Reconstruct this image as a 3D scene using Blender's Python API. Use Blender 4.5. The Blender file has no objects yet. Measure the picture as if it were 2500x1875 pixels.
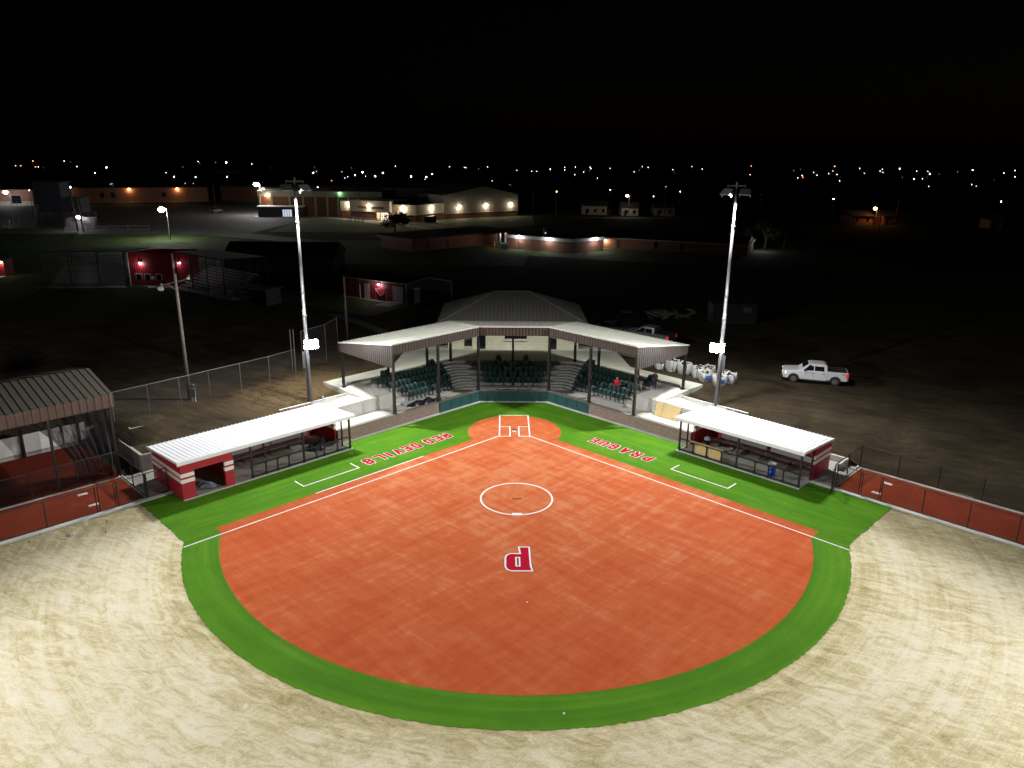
import bpy, bmesh, math, random
from mathutils import Vector, Matrix
random.seed(7)
C = bpy.context.scene
COL = C.collection
PI = math.pi
S2 = 2 ** -.5
# ------------------------------------------------------------------ camera
cam_d = bpy.data.cameras.new('camera')
cam = bpy.data.objects.new('camera', cam_d); COL.objects.link(cam)
cam_d.sensor_width = 36; cam_d.lens = 1837.79 / 2500 * 36
cam_d.clip_start = .5; cam_d.clip_end = 6000
_y, _p, _r = 0.0116930526, 0.300265278, 0.0102057924
_f = Vector((math.sin(_y)*math.cos(_p), math.cos(_y)*math.cos(_p), -math.sin(_p)))
_r0 = Vector((math.cos(_y), -math.sin(_y), 0)); _u0 = _r0.cross(_f)
_rt = _r0*math.cos(_r) + _u0*math.sin(_r); _up = -_r0*math.sin(_r) + _u0*math.cos(_r)
CAMPOS = Vector((-0.923863, -58.632668, 22.22977))
cam.matrix_world = Matrix(((_rt.x, _up.x, -_f.x, CAMPOS.x), (_rt.y, _up.y, -_f.y, CAMPOS.y),
                           (_rt.z, _up.z, -_f.z, CAMPOS.z), (0, 0, 0, 1)))
C.camera = cam
# ------------------------------------------------------------------ night sky
world = bpy.data.worlds.new('World'); C.world = world; world.use_nodes = True
wn = world.node_tree; wn.nodes.clear()
wo = wn.nodes.new('ShaderNodeOutputWorld'); wb = wn.nodes.new('ShaderNodeBackground')
sky = wn.nodes.new('ShaderNodeTexSky'); sky.sky_type = 'NISHITA'; sky.sun_disc = False
sky.sun_elevation = math.radians(-5.5); sky.sun_rotation = math.radians(40)
wb.inputs['Strength'].default_value = .012
wn.links.new(sky.outputs[0], wb.inputs['Color']); wn.links.new(wb.outputs[0], wo.inputs['Surface'])
# ------------------------------------------------------------------ exposure
C.view_settings.view_transform = 'Standard'; C.view_settings.look = 'None'
C.view_settings.exposure = 0; C.view_settings.gamma = 1
C.render.engine = 'CYCLES'
NEAR_POWER = 14200.0      # watts of one luminaire head on a pole beside the stand
FAR_POWER = 22000.0       # the same on the poles beyond the outfield, behind the viewer

# ------------------------------------------------------------------ helpers
def side(sg):
    """local frame along a foul line: u outwards from home, v away from the field"""
    return lambda u, v, z=0.0: Vector((sg*(u+v)*S2, (v-u)*S2, z))
RT, LF = side(1), side(-1)
def world_frame(x, y, z=0.0): return Vector((x, y, z))

class MB:
    def __init__(s, F=None): s.v = []; s.f = []; s.F = F or world_frame
    def add(s, pts, faces):
        n = len(s.v); s.v += [s.F(*p) for p in pts]; s.f += [tuple(i+n for i in f) for f in faces]; return s
    def bx(s, x0, x1, y0, y1, z0, z1):
        return s.add([(x0,y0,z0),(x1,y0,z0),(x1,y1,z0),(x0,y1,z0),(x0,y0,z1),(x1,y0,z1),(x1,y1,z1),(x0,y1,z1)],
                     [(0,3,2,1),(4,5,6,7),(0,1,5,4),(1,2,6,5),(2,3,7,6),(3,0,4,7)])
    def hexa(s, p):
        return s.add(p, [(0,3,2,1),(4,5,6,7),(0,1,5,4),(1,2,6,5),(2,3,7,6),(3,0,4,7)])
    def quad(s, *p): return s.add(p, [tuple(range(len(p)))])
    def prism(s, pts, z0, z1):
        n = len(pts)
        z0f = z0 if callable(z0) else (lambda x, y: z0); z1f = z1 if callable(z1) else (lambda x, y: z1)
        return s.add([(x, y, z0f(x, y)) for x, y in pts] + [(x, y, z1f(x, y)) for x, y in pts],
                     [tuple(range(n))[::-1], tuple(range(n, 2*n))] + [(i, (i+1) % n, n+(i+1) % n, n+i) for i in range(n)])
    def cyl(s, a, b, r0, r1=None, n=10, cap=True):
        a = Vector(a); b = Vector(b); r1 = r0 if r1 is None else r1
        d = (b-a).normalized(); t = Vector((0,0,1)) if abs(d.z) < .9 else Vector((1,0,0))
        e = d.cross(t).normalized(); g = d.cross(e)
        P = [tuple(a + (e*math.cos(2*PI*i/n) + g*math.sin(2*PI*i/n))*r0) for i in range(n)]
        P += [tuple(b + (e*math.cos(2*PI*i/n) + g*math.sin(2*PI*i/n))*r1) for i in range(n)]
        F = [(i, (i+1) % n, n+(i+1) % n, n+i) for i in range(n)]
        if cap: F += [tuple(range(n))[::-1], tuple(range(n, 2*n))]
        return s.add(P, F)
    def tube(s, pts, r, n=6):
        for a, b in zip(pts, pts[1:]): s.cyl(a, b, r, r, n)
        return s
    def ball(s, c, r, n=10, m=6, sx=1, sy=1, sz=1, fn=None):
        P = []; F = []
        for j in range(m+1):
            th = PI*j/m
            for i in range(n):
                ph = 2*PI*i/n
                q = Vector((math.sin(th)*math.cos(ph)*sx, math.sin(th)*math.sin(ph)*sy, math.cos(th)*sz))*r
                if fn: q = fn(q)
                P.append((c[0]+q.x, c[1]+q.y, c[2]+q.z))
        for j in range(m):
            for i in range(n):
                F.append((j*n+i, j*n+(i+1) % n, (j+1)*n+(i+1) % n, (j+1)*n+i))
        return s.add(P, F)
    def ribbed(s, o, a, b, n, pitch=.3, rw=.07, d=.04, back=True):
        """a ribbed metal sheet: ribs run along b and repeat along a; n is the outward normal"""
        o = Vector(o); a = Vector(a); b = Vector(b); n = Vector(n).normalized()
        L = a.length; e = a/L; prof = [(0, 0)]; x = 0.0
        k = max(1, round(L/pitch)); pt = L/k
        for i in range(k):
            x = i*pt; m = x + pt/2
            prof += [(m-rw, 0), (m-rw*.55, d), (m+rw*.55, d), (m+rw, 0)]
        prof.append((L, 0)); N = len(prof)
        P = [tuple(o + e*x + n*h) for x, h in prof] + [tuple(o + b + e*x + n*h) for x, h in prof]
        F = [(i, i+1, N+i+1, N+i) for i in range(N-1)]
        if back:
            q = [o - n*.03, o + a - n*.03, o + a + b - n*.03, o + b - n*.03]
            M = len(P); P += [tuple(v) for v in q]; F.append((M, M+1, M+2, M+3))
            F += [(0, N, M+3, M), (N-1, M+1, M+2, 2*N-1)]
        return s.add(P, F)
    def build(s, name, m, parent=None, smooth=False, origin=None, bevel=0, loose=False):
        me = bpy.data.meshes.new(name)
        if origin is None:
            if parent is not None: origin = parent.location.copy()
            else:
                xs = [p.x for p in s.v]; ys = [p.y for p in s.v]; zs = [p.z for p in s.v]
                origin = Vector(((min(xs)+max(xs))/2, (min(ys)+max(ys))/2, min(zs)))
        origin = Vector(origin)
        me.from_pydata([tuple(p-origin) for p in s.v], [], s.f)
        bm = bmesh.new(); bm.from_mesh(me)
        bmesh.ops.recalc_face_normals(bm, faces=bm.faces)
        if bevel: bmesh.ops.bevel(bm, geom=bm.edges[:], offset=bevel, segments=2, affect='EDGES', clamp_overlap=True)
        bm.to_mesh(me); bm.free()
        if smooth:
            for p in me.polygons: p.use_smooth = True
        me.materials.append(m)
        o = bpy.data.objects.new(name, me); COL.objects.link(o)
        if parent is not None: o.parent = parent; o.location = origin - abs_loc(parent)
        else: o.location = origin
        return o

def abs_loc(o):
    l = Vector((0, 0, 0))
    while o is not None: l += o.location; o = o.parent
    return l
def tag(o, label=None, cat=None, group=None, kind=None):
    if label: o['label'] = label
    if cat: o['category'] = cat
    if group: o['group'] = group
    if kind: o['kind'] = kind
    return o
def thing(name, label, cat, loc=(0,0,0), group=None):
    o = bpy.data.objects.new(name, None); COL.objects.link(o); o.location = loc
    o.empty_display_size = .3
    return tag(o, label, cat, group)
def sub(mb, name, m, part, **k):
    """a sub-part: its mesh is given in world coordinates, its parent is a part"""
    return mb.build(name, m, part, origin=abs_loc(part), **k)
def dup(root, loc, rotz=0.0, label=None, group=None, scale=None):
    def cp(o, par):
        c = o.copy(); COL.objects.link(c)
        if par is not None: c.parent = par
        for ch in list(o.children): cp(ch, c)
        return c
    r = cp(root, None); r.location = loc; r.rotation_euler = (0, 0, rotz)
    if label: r['label'] = label
    if group: r['group'] = group
    if scale: r.scale = (scale,)*3
    return r
def structure(mb, name, m, **k): return tag(mb.build(name, m, **k), kind='structure')

# ------------------------------------------------------------------ materials
def nt(name):
    m = bpy.data.materials.new(name); m.use_nodes = True
    t = m.node_tree; b = t.nodes['Principled BSDF']; return m, t, b
def ramp(t, fac, stops):
    r = t.nodes.new('ShaderNodeValToRGB'); e = r.color_ramp.elements
    e[0].position, e[0].color = stops[0][0], (*stops[0][1], 1); e[1].position, e[1].color = stops[-1][0], (*stops[-1][1], 1)
    for p, c in stops[1:-1]:
        q = e.new(p); q.color = (*c, 1)
    t.links.new(fac, r.inputs[0]); return r.outputs[0]
def noise(t, vec, scale, detail=4, rough=.55, dist=0.0):
    n = t.nodes.new('ShaderNodeTexNoise'); n.inputs['Scale'].default_value = scale
    n.inputs['Detail'].default_value = detail; n.inputs['Roughness'].default_value = rough
    n.inputs['Distortion'].default_value = dist
    if vec is not None: t.links.new(vec, n.inputs['Vector'])
    return n.outputs['Fac']
def mathn(t, op, a, b=None, c=None):
    n = t.nodes.new('ShaderNodeMath'); n.operation = op
    for i, q in enumerate((a, b, c)):
        if q is None: continue
        if isinstance(q, (int, float)): n.inputs[i].default_value = q
        else: t.links.new(q, n.inputs[i])
    return n.outputs[0]
def mixc(t, fac, a, b, mode='MIX'):
    n = t.nodes.new('ShaderNodeMix'); n.data_type = 'RGBA'; n.blend_type = mode
    for i, q in ((0, fac), (6, a), (7, b)):
        if isinstance(q, (int, float)): n.inputs[i].default_value = q
        elif isinstance(q, tuple): n.inputs[i].default_value = (*q, 1)
        else: t.links.new(q, n.inputs[i])
    return n.outputs[2]
def pos(t): return t.nodes.new('ShaderNodeNewGeometry').outputs['Position']
def mapping(t, vec, scale=(1,1,1), rot=(0,0,0), loc=(0,0,0)):
    n = t.nodes.new('ShaderNodeMapping'); n.inputs['Scale'].default_value = scale
    n.inputs['Rotation'].default_value = rot; n.inputs['Location'].default_value = loc
    t.links.new(vec, n.inputs['Vector']); return n.outputs[0]
def bump(t, b, h, strength=.3, dist=.02):
    n = t.nodes.new('ShaderNodeBump'); n.inputs['Strength'].default_value = strength; n.inputs['Distance'].default_value = dist
    t.links.new(h, n.inputs['Height']); t.links.new(n.outputs[0], b.inputs['Normal'])
def aniso(t, vec, ang, sx, sy):
    """coordinates turned by ang and then stretched, for streaks that run across the ground at an angle"""
    return mapping(t, mapping(t, vec, rot=(0, 0, ang)), (sx, sy, 1))
def plain(name, col, rough=.6, metal=0.0, var=.12, scale=2.5, spec=.5, fine=0.0):
    """a painted / moulded / cast surface with mottling and a little dirt"""
    m, t, b = nt(name)
    P = pos(t); n = noise(t, P, scale, 5)
    lo = tuple(c*(1-var) for c in col); hi = tuple(min(1, c*(1+var)) for c in col)
    c = ramp(t, n, [(.3, lo), (.7, hi)])
    if fine:
        g = noise(t, P, scale*14, 2); c = mixc(t, fine, c, ramp(t, g, [(.3, tuple(q*.5 for q in col)), (.7, hi)]))
    t.links.new(c, b.inputs['Base Color'])
    b.inputs['Roughness'].default_value = rough; b.inputs['Metallic'].default_value = metal
    b.inputs['Specular IOR Level'].default_value = spec
    return m
def emit(name, col, strength):
    m, t, b = nt(name); b.inputs['Base Color'].default_value = (.02, .02, .02, 1)
    b.inputs['Emission Color'].default_value = (*col, 1); b.inputs['Emission Strength'].default_value = strength
    return m
def concrete(name, col, joint=0.0):
    m, t, b = nt(name); P = pos(t)
    n1 = noise(t, P, .6, 5); n2 = noise(t, P, 5, 4)
    c = ramp(t, n1, [(.25, tuple(q*.78 for q in col)), (.6, col), (.85, tuple(min(1, q*1.12) for q in col))])
    c = mixc(t, .25, c, ramp(t, n2, [(.3, tuple(q*.6 for q in col)), (.7, col)]))
    if joint:
        # sawn joints on a diagonal grid
        v = mapping(t, P, rot=(0, 0, PI/4)); s = t.nodes.new('ShaderNodeSeparateXYZ'); t.links.new(v, s.inputs[0])
        j = None
        for ax in (0, 1):
            f = mathn(t, 'PINGPONG', s.outputs[ax], joint/2); l = mathn(t, 'LESS_THAN', f, .025)
            j = l if j is None else mathn(t, 'MAXIMUM', j, l)
        c = mixc(t, mathn(t, 'MULTIPLY', j, .6), c, tuple(q*.3 for q in col))
    t.links.new(c, b.inputs['Base Color']); b.inputs['Roughness'].default_value = .85
    bump(t, b, n2, .2, .01); return m
def brick(name, c1, c2, mortar, scale=1.0, F='y'):
    """running-bond brick, coursed along the wall whichever way it faces"""
    m, t, b = nt(name); P = pos(t); s = t.nodes.new('ShaderNodeSeparateXYZ'); t.links.new(P, s.inputs[0])
    cb = t.nodes.new('ShaderNodeCombineXYZ')
    if F == 'L': h = mathn(t, 'MULTIPLY', mathn(t, 'ADD', s.outputs[0], s.outputs[1]), S2)
    elif F == 'R': h = mathn(t, 'MULTIPLY', mathn(t, 'SUBTRACT', s.outputs[0], s.outputs[1]), S2)
    else: h = mathn(t, 'ADD', s.outputs[0], mathn(t, 'MULTIPLY', s.outputs[1], .4))
    t.links.new(h, cb.inputs[0]); t.links.new(s.outputs[2], cb.inputs[1])
    k = t.nodes.new('ShaderNodeTexBrick'); t.links.new(cb.outputs[0], k.inputs['Vector'])
    k.inputs['Color1'].default_value = (*c1, 1); k.inputs['Color2'].default_value = (*c2, 1); k.inputs['Mortar'].default_value = (*mortar, 1)
    k.inputs['Scale'].default_value = scale; k.inputs['Mortar Size'].default_value = .018; k.inputs['Brick Width'].default_value = .42
    k.inputs['Row Height'].default_value = .2; k.inputs['Bias'].default_value = -.1
    n = noise(t, P, 1.3, 4)
    c = mixc(t, .35, k.outputs[0], ramp(t, n, [(.3, tuple(q*.55 for q in c1)), (.7, c1)]))
    t.links.new(c, b.inputs['Base Color']); b.inputs['Roughness'].default_value = .85
    return m
def chainlink(name, col, cell=.055, wire=.24):
    """woven wire: only the wires are there, the openings are clear"""
    m, t, b = nt(name); P = pos(t); s = t.nodes.new('ShaderNodeSeparateXYZ'); t.links.new(P, s.inputs[0])
    h = mathn(t, 'ADD', mathn(t, 'MULTIPLY', s.outputs[0], .9), mathn(t, 'MULTIPLY', s.outputs[1], .37))
    a = mathn(t, 'ADD', h, s.outputs[2]); d = mathn(t, 'SUBTRACT', h, s.outputs[2])
    f = mathn(t, 'MAXIMUM', mathn(t, 'LESS_THAN', mathn(t, 'FRACT', mathn(t, 'DIVIDE', a, cell)), wire/2),
              mathn(t, 'LESS_THAN', mathn(t, 'FRACT', mathn(t, 'DIVIDE', d, cell)), wire/2))
    b.inputs['Base Color'].default_value = (*col, 1); b.inputs['Roughness'].default_value = .5
    t.links.new(f, b.inputs['Alpha']); return m
def netting(name, col, alpha):
    m, t, b = nt(name); P = pos(t)
    n = noise(t, mapping(t, P, (3, 3, .5)), 1.6, 4)
    a = mathn(t, 'MULTIPLY_ADD', n, alpha, alpha*.45)
    b.inputs['Base Color'].default_value = (*col, 1); b.inputs['Roughness'].default_value = .9
    t.links.new(a, b.inputs['Alpha']); return m

def polar(t, P, cx, cy):
    s = t.nodes.new('ShaderNodeSeparateXYZ'); t.links.new(P, s.inputs[0])
    dx = mathn(t, 'SUBTRACT', s.outputs[0], cx); dy = mathn(t, 'SUBTRACT', s.outputs[1], cy)
    r = mathn(t, 'SQRT', mathn(t, 'ADD', mathn(t, 'MULTIPLY', dx, dx), mathn(t, 'MULTIPLY', dy, dy)))
    th = mathn(t, 'ARCTAN2', dx, mathn(t, 'MULTIPLY', dy, -1.0))
    cb = t.nodes.new('ShaderNodeCombineXYZ'); t.links.new(r, cb.inputs[0]); t.links.new(mathn(t, 'MULTIPLY', th, 5.0), cb.inputs[1])
    return r, cb.outputs[0]

def m_sand():
    m, t, b = nt('bare_outfield'); P = pos(t)
    r, pv = polar(t, P, -.05, -13.5)
    big = noise(t, P, .13, 4, .55, .3)
    med = noise(t, aniso(t, P, .45, .6, 1.5), 1.05, 10, .70, 1.4)
    strk = noise(t, mapping(t, pv, (2.3, .30, 1)), 1.0, 9, .72, .7)          # wheel tracks that follow the arc of the turf
    fib = noise(t, aniso(t, P, -.55, 3.2, 12.0), 1.0, 6, .75, .4)            # combed, fibrous dead grass
    grit = noise(t, P, 17, 6, .78)
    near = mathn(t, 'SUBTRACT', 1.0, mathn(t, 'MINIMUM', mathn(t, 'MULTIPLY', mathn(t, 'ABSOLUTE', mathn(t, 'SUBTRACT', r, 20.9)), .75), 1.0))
    v = mathn(t, 'ADD', mathn(t, 'MULTIPLY', big, .35), mathn(t, 'MULTIPLY', med, .70))
    v = mathn(t, 'ADD', v, mathn(t, 'MULTIPLY', strk, .36)); v = mathn(t, 'ADD', v, mathn(t, 'MULTIPLY', fib, .30))
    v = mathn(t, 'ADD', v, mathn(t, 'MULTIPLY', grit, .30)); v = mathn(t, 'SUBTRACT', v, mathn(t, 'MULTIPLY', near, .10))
    v = mathn(t, 'MULTIPLY_ADD', mathn(t, 'SUBTRACT', v, .955), 2.9, .5)
    # dead grass is thicker and browner along the bullpen fences
    s = t.nodes.new('ShaderNodeSeparateXYZ'); t.links.new(P, s.inputs[0])
    vv = mathn(t, 'MULTIPLY', mathn(t, 'ADD', mathn(t, 'ABSOLUTE', s.outputs[0]), s.outputs[1]), S2)
    fen = mathn(t, 'MINIMUM', mathn(t, 'MAXIMUM', mathn(t, 'MULTIPLY', mathn(t, 'SUBTRACT', vv, 2.2), .30), 0.0), 1.0)
    c = ramp(t, v, [(.0, (.30, .245, .11)), (.2, (.48, .405, .205)), (.42, (.64, .555, .33)), (.62, (.78, .695, .47)), (.8, (.88, .81, .62)), (1.0, (.92, .87, .72))])
    d = ramp(t, v, [(.1, (.10, .08, .035)), (.45, (.20, .165, .075)), (.75, (.30, .255, .13)), (1.0, (.52, .45, .28))])
    c = mixc(t, mathn(t, 'MULTIPLY', fen, .85), c, d)
    c = mixc(t, .22, c, ramp(t, grit, [(.28, (.18, .14, .07)), (.5, (.66, .58, .37)), (.75, (.92, .86, .68))]))
    t.links.new(c, b.inputs['Base Color']); b.inputs['Roughness'].default_value = .95; b.inputs['Specular IOR Level'].default_value = .05
    h = mathn(t, 'ADD', mathn(t, 'ADD', fib, grit), mathn(t, 'MULTIPLY', med, 1.5)); bump(t, b, h, 1.0, .07); return m
def m_infield():
    m, t, b = nt('red_infill_turf'); P = pos(t)
    a = noise(t, aniso(t, P, PI/4, .22, 1.9), .9, 6, .62, .25)
    d = noise(t, aniso(t, P, -PI/4, .22, 1.9), .9, 6, .62, .25)
    e = noise(t, P, .30, 6, .6, .6); f = noise(t, P, 24, 3, .7); k = noise(t, P, 1.6, 5, .65)
    v = mathn(t, 'ADD', mathn(t, 'MULTIPLY', a, .36), mathn(t, 'MULTIPLY', d, .36))
    v = mathn(t, 'ADD', v, mathn(t, 'MULTIPLY', e, .34)); v = mathn(t, 'ADD', v, mathn(t, 'MULTIPLY', k, .22))
    r, pv = polar(t, P, 0, -7.5)
    overlay = mathn(t, 'SUBTRACT', 1.0, mathn(t, 'SMOOTH_MIN', mathn(t, 'MULTIPLY', r, .042), 1.0, .3))  # paler towards the centre: the lamps' glare put into the turf colour
    v = mathn(t, 'ADD', v, mathn(t, 'MULTIPLY', overlay, .16))
    v = mathn(t, 'MULTIPLY_ADD', mathn(t, 'SUBTRACT', v, .68), 2.6, .5)
    c = ramp(t, v, [(.05, (.37, .050, .009)), (.34, (.43, .072, .016)), (.6, (.47, .105, .032)), (.95, (.56, .205, .095))])
    c = mixc(t, .24, c, ramp(t, f, [(.3, (.22, .025, .005)), (.75, (.62, .20, .08))]))
    t.links.new(c, b.inputs['Base Color']); b.inputs['Roughness'].default_value = .85; b.inputs['Specular IOR Level'].default_value = .1
    bump(t, b, f, .35, .02); return m
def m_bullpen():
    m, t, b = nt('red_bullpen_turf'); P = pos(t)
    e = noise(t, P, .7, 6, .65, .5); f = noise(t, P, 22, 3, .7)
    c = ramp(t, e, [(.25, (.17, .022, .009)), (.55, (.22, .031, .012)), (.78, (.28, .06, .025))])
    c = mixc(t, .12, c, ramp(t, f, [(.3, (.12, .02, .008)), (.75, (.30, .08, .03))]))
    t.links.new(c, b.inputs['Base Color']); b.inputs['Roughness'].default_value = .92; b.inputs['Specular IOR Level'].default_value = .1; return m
def m_turf():
    m, t, b = nt('green_turf'); P = pos(t)
    s = t.nodes.new('ShaderNodeSeparateXYZ'); t.links.new(P, s.inputs[0])
    r, pv = polar(t, P, -.05, -13.5)
    ax = mathn(t, 'ABSOLUTE', s.outputs[0])
    u = mathn(t, 'MULTIPLY', mathn(t, 'SUBTRACT', ax, s.outputs[1]), S2); v = mathn(t, 'MULTIPLY', mathn(t, 'ADD', ax, s.outputs[1]), S2)
    cb = t.nodes.new('ShaderNodeCombineXYZ'); t.links.new(u, cb.inputs[0]); t.links.new(v, cb.inputs[1]); t.links.new(s.outputs[0], cb.inputs[2])
    n1 = noise(t, mapping(t, cb.outputs[0], (.16, 1.5, .05)), 1.0, 6, .62, .2)
    n2 = noise(t, mapping(t, pv, (1.5, .22, 1)), 1.0, 5, .6, .3)
    arc = mathn(t, 'GREATER_THAN', r, 18.3); arc = mathn(t, 'MULTIPLY', arc, mathn(t, 'LESS_THAN', v, 0.0))
    n = mathn(t, 'ADD', mathn(t, 'MULTIPLY', n1, mathn(t, 'SUBTRACT', 1.0, arc)), mathn(t, 'MULTIPLY', n2, arc))
    f = noise(t, P, 30, 3, .75); g = noise(t, P, .5, 5, .6)
    n = mathn(t, 'ADD', mathn(t, 'MULTIPLY', n, .65), mathn(t, 'MULTIPLY', g, .35))
    c = ramp(t, n, [(.32, (.028, .125, .002)), (.46, (.048, .180, .003)), (.57, (.080, .230, .006)), (.74, (.16, .315, .040))])
    seam = mathn(t, 'LESS_THAN', mathn(t, 'PINGPONG', u, 2.29), .03)               # the glued joints of the rolls
    tone = mathn(t, 'SNAP', u, 4.58); scuff = noise(t, P, 1.7, 6, .7, .8); wn_ = t.nodes.new('ShaderNodeTexWhiteNoise'); wn_.noise_dimensions = '1D'; t.links.new(tone, wn_.inputs['W'])
    c = mixc(t, mathn(t, 'MULTIPLY', wn_.outputs['Value'], .22), c, (.12, .26, .018))
    c = mixc(t, mathn(t, 'MULTIPLY', seam, .25), c, (.02, .08, .003))
    c = mixc(t, mathn(t, 'MULTIPLY', mathn(t, 'MAXIMUM', mathn(t, 'SUBTRACT', scuff, .62), 0.0), 4.0), c, (.16, .24, .05))
    c = mixc(t, .34, c, ramp(t, f, [(.3, (.012, .065, .002)), (.7, (.16, .35, .03))]))
    t.links.new(c, b.inputs['Base Color']); b.inputs['Roughness'].default_value = .85; b.inputs['Specular IOR Level'].default_value = .1
    bump(t, b, f, .7, .03); return m
def m_dirt():
    m, t, b = nt('brown_dirt'); P = pos(t)
    a = noise(t, P, .22, 7, .65, .6); e = noise(t, aniso(t, P, .5, .35, 2.2), .8, 7, .68, .6); f = noise(t, P, 6, 5, .7)
    v = mathn(t, 'ADD', mathn(t, 'MULTIPLY', a, .5), mathn(t, 'ADD', mathn(t, 'MULTIPLY', e, .35), mathn(t, 'MULTIPLY', f, .2)))
    s = t.nodes.new('ShaderNodeSeparateXYZ'); t.links.new(P, s.inputs[0])
    far = mathn(t, 'SMOOTH_MIN', mathn(t, 'MULTIPLY', mathn(t, 'MAXIMUM', mathn(t, 'SUBTRACT', s.outputs[1], 30.0), 0.0), .05), 1.0, .2)
    c = ramp(t, v, [(.34, (.012, .009, .006)), (.47, (.030, .023, .014)), (.58, (.052, .040, .024)), (.72, (.11, .085, .052))])
    rr_, _ = polar(t, P, -19.0, 6.0)          # lighter sandy soil dug up beside the left ramp
    sm = mathn(t, 'MULTIPLY', mathn(t, 'SUBTRACT', 1.0, mathn(t, 'SMOOTH_MIN', mathn(t, 'MULTIPLY', rr_, .13), 1.0, .2)), 1.8)
    sm = mathn(t, 'MULTIPLY', sm, mathn(t, 'MINIMUM', mathn(t, 'MAXIMUM', mathn(t, 'MULTIPLY', mathn(t, 'SUBTRACT', v, .44), 9.0), 0.0), 1.0)); sm = mathn(t, 'MINIMUM', sm, 1.0)
    c = mixc(t, sm, c, ramp(t, f, [(.3, (.055, .038, .02)), (.6, (.13, .09, .045)), (.8, (.22, .16, .085))]))
    gr = ramp(t, v, [(.35, (.012, .022, .006)), (.6, (.035, .055, .014)), (.8, (.06, .08, .025))])     # rough grass further out
    c = mixc(t, far, c, gr)
    t.links.new(c, b.inputs['Base Color']); b.inputs['Roughness'].default_value = .95; b.inputs['Specular IOR Level'].default_value = .1
    bump(t, b, mathn(t, 'ADD', f, e), .8, .12); return m
def m_lawn():
    m, t, b = nt('lawn_grass'); P = pos(t); n = noise(t, P, .4, 6, .65); f = noise(t, P, 9, 3, .7)
    c = ramp(t, mathn(t, 'ADD', mathn(t, 'MULTIPLY', n, .6), mathn(t, 'MULTIPLY', f, .4)), [(.3, (.03, .06, .008)), (.55, (.065, .105, .016)), (.75, (.11, .14, .03))])
    t.links.new(c, b.inputs['Base Color']); b.inputs['Roughness'].default_value = .9; return m
def m_asphalt(name='asphalt', col=(.06, .06, .058)):
    m, t, b = nt(name); P = pos(t); n = noise(t, P, .12, 6, .6, .4); f = noise(t, P, 12, 3, .7)
    c = ramp(t, mathn(t, 'ADD', mathn(t, 'MULTIPLY', n, .7), mathn(t, 'MULTIPLY', f, .3)), [(.3, tuple(q*.55 for q in col)), (.6, col), (.8, tuple(q*1.5 for q in col))])
    t.links.new(c, b.inputs['Base Color']); b.inputs['Roughness'].default_value = .85; return m
def m_osb():
    m, t, b = nt('chipboard_wood'); P = pos(t); n = noise(t, P, 9, 4, .7, 1.5); k = noise(t, P, 3.2, 1, .3)
    c = ramp(t, n, [(.3, (.42, .29, .12)), (.5, (.56, .42, .20)), (.7, (.66, .53, .29))])
    d = mathn(t, 'GREATER_THAN', k, .74); c = mixc(t, mathn(t, 'MULTIPLY', d, .6), c, (.15, .10, .05))
    t.links.new(c, b.inputs['Base Color']); b.inputs['Roughness'].default_value = .75; return m
def m_glass(name, col=(.01, .012, .016), rough=.08):
    m, t, b = nt(name); b.inputs['Base Color'].default_value = (*col, 1); b.inputs['Roughness'].default_value = rough
    b.inputs['Specular IOR Level'].default_value = .7; return m

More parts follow.
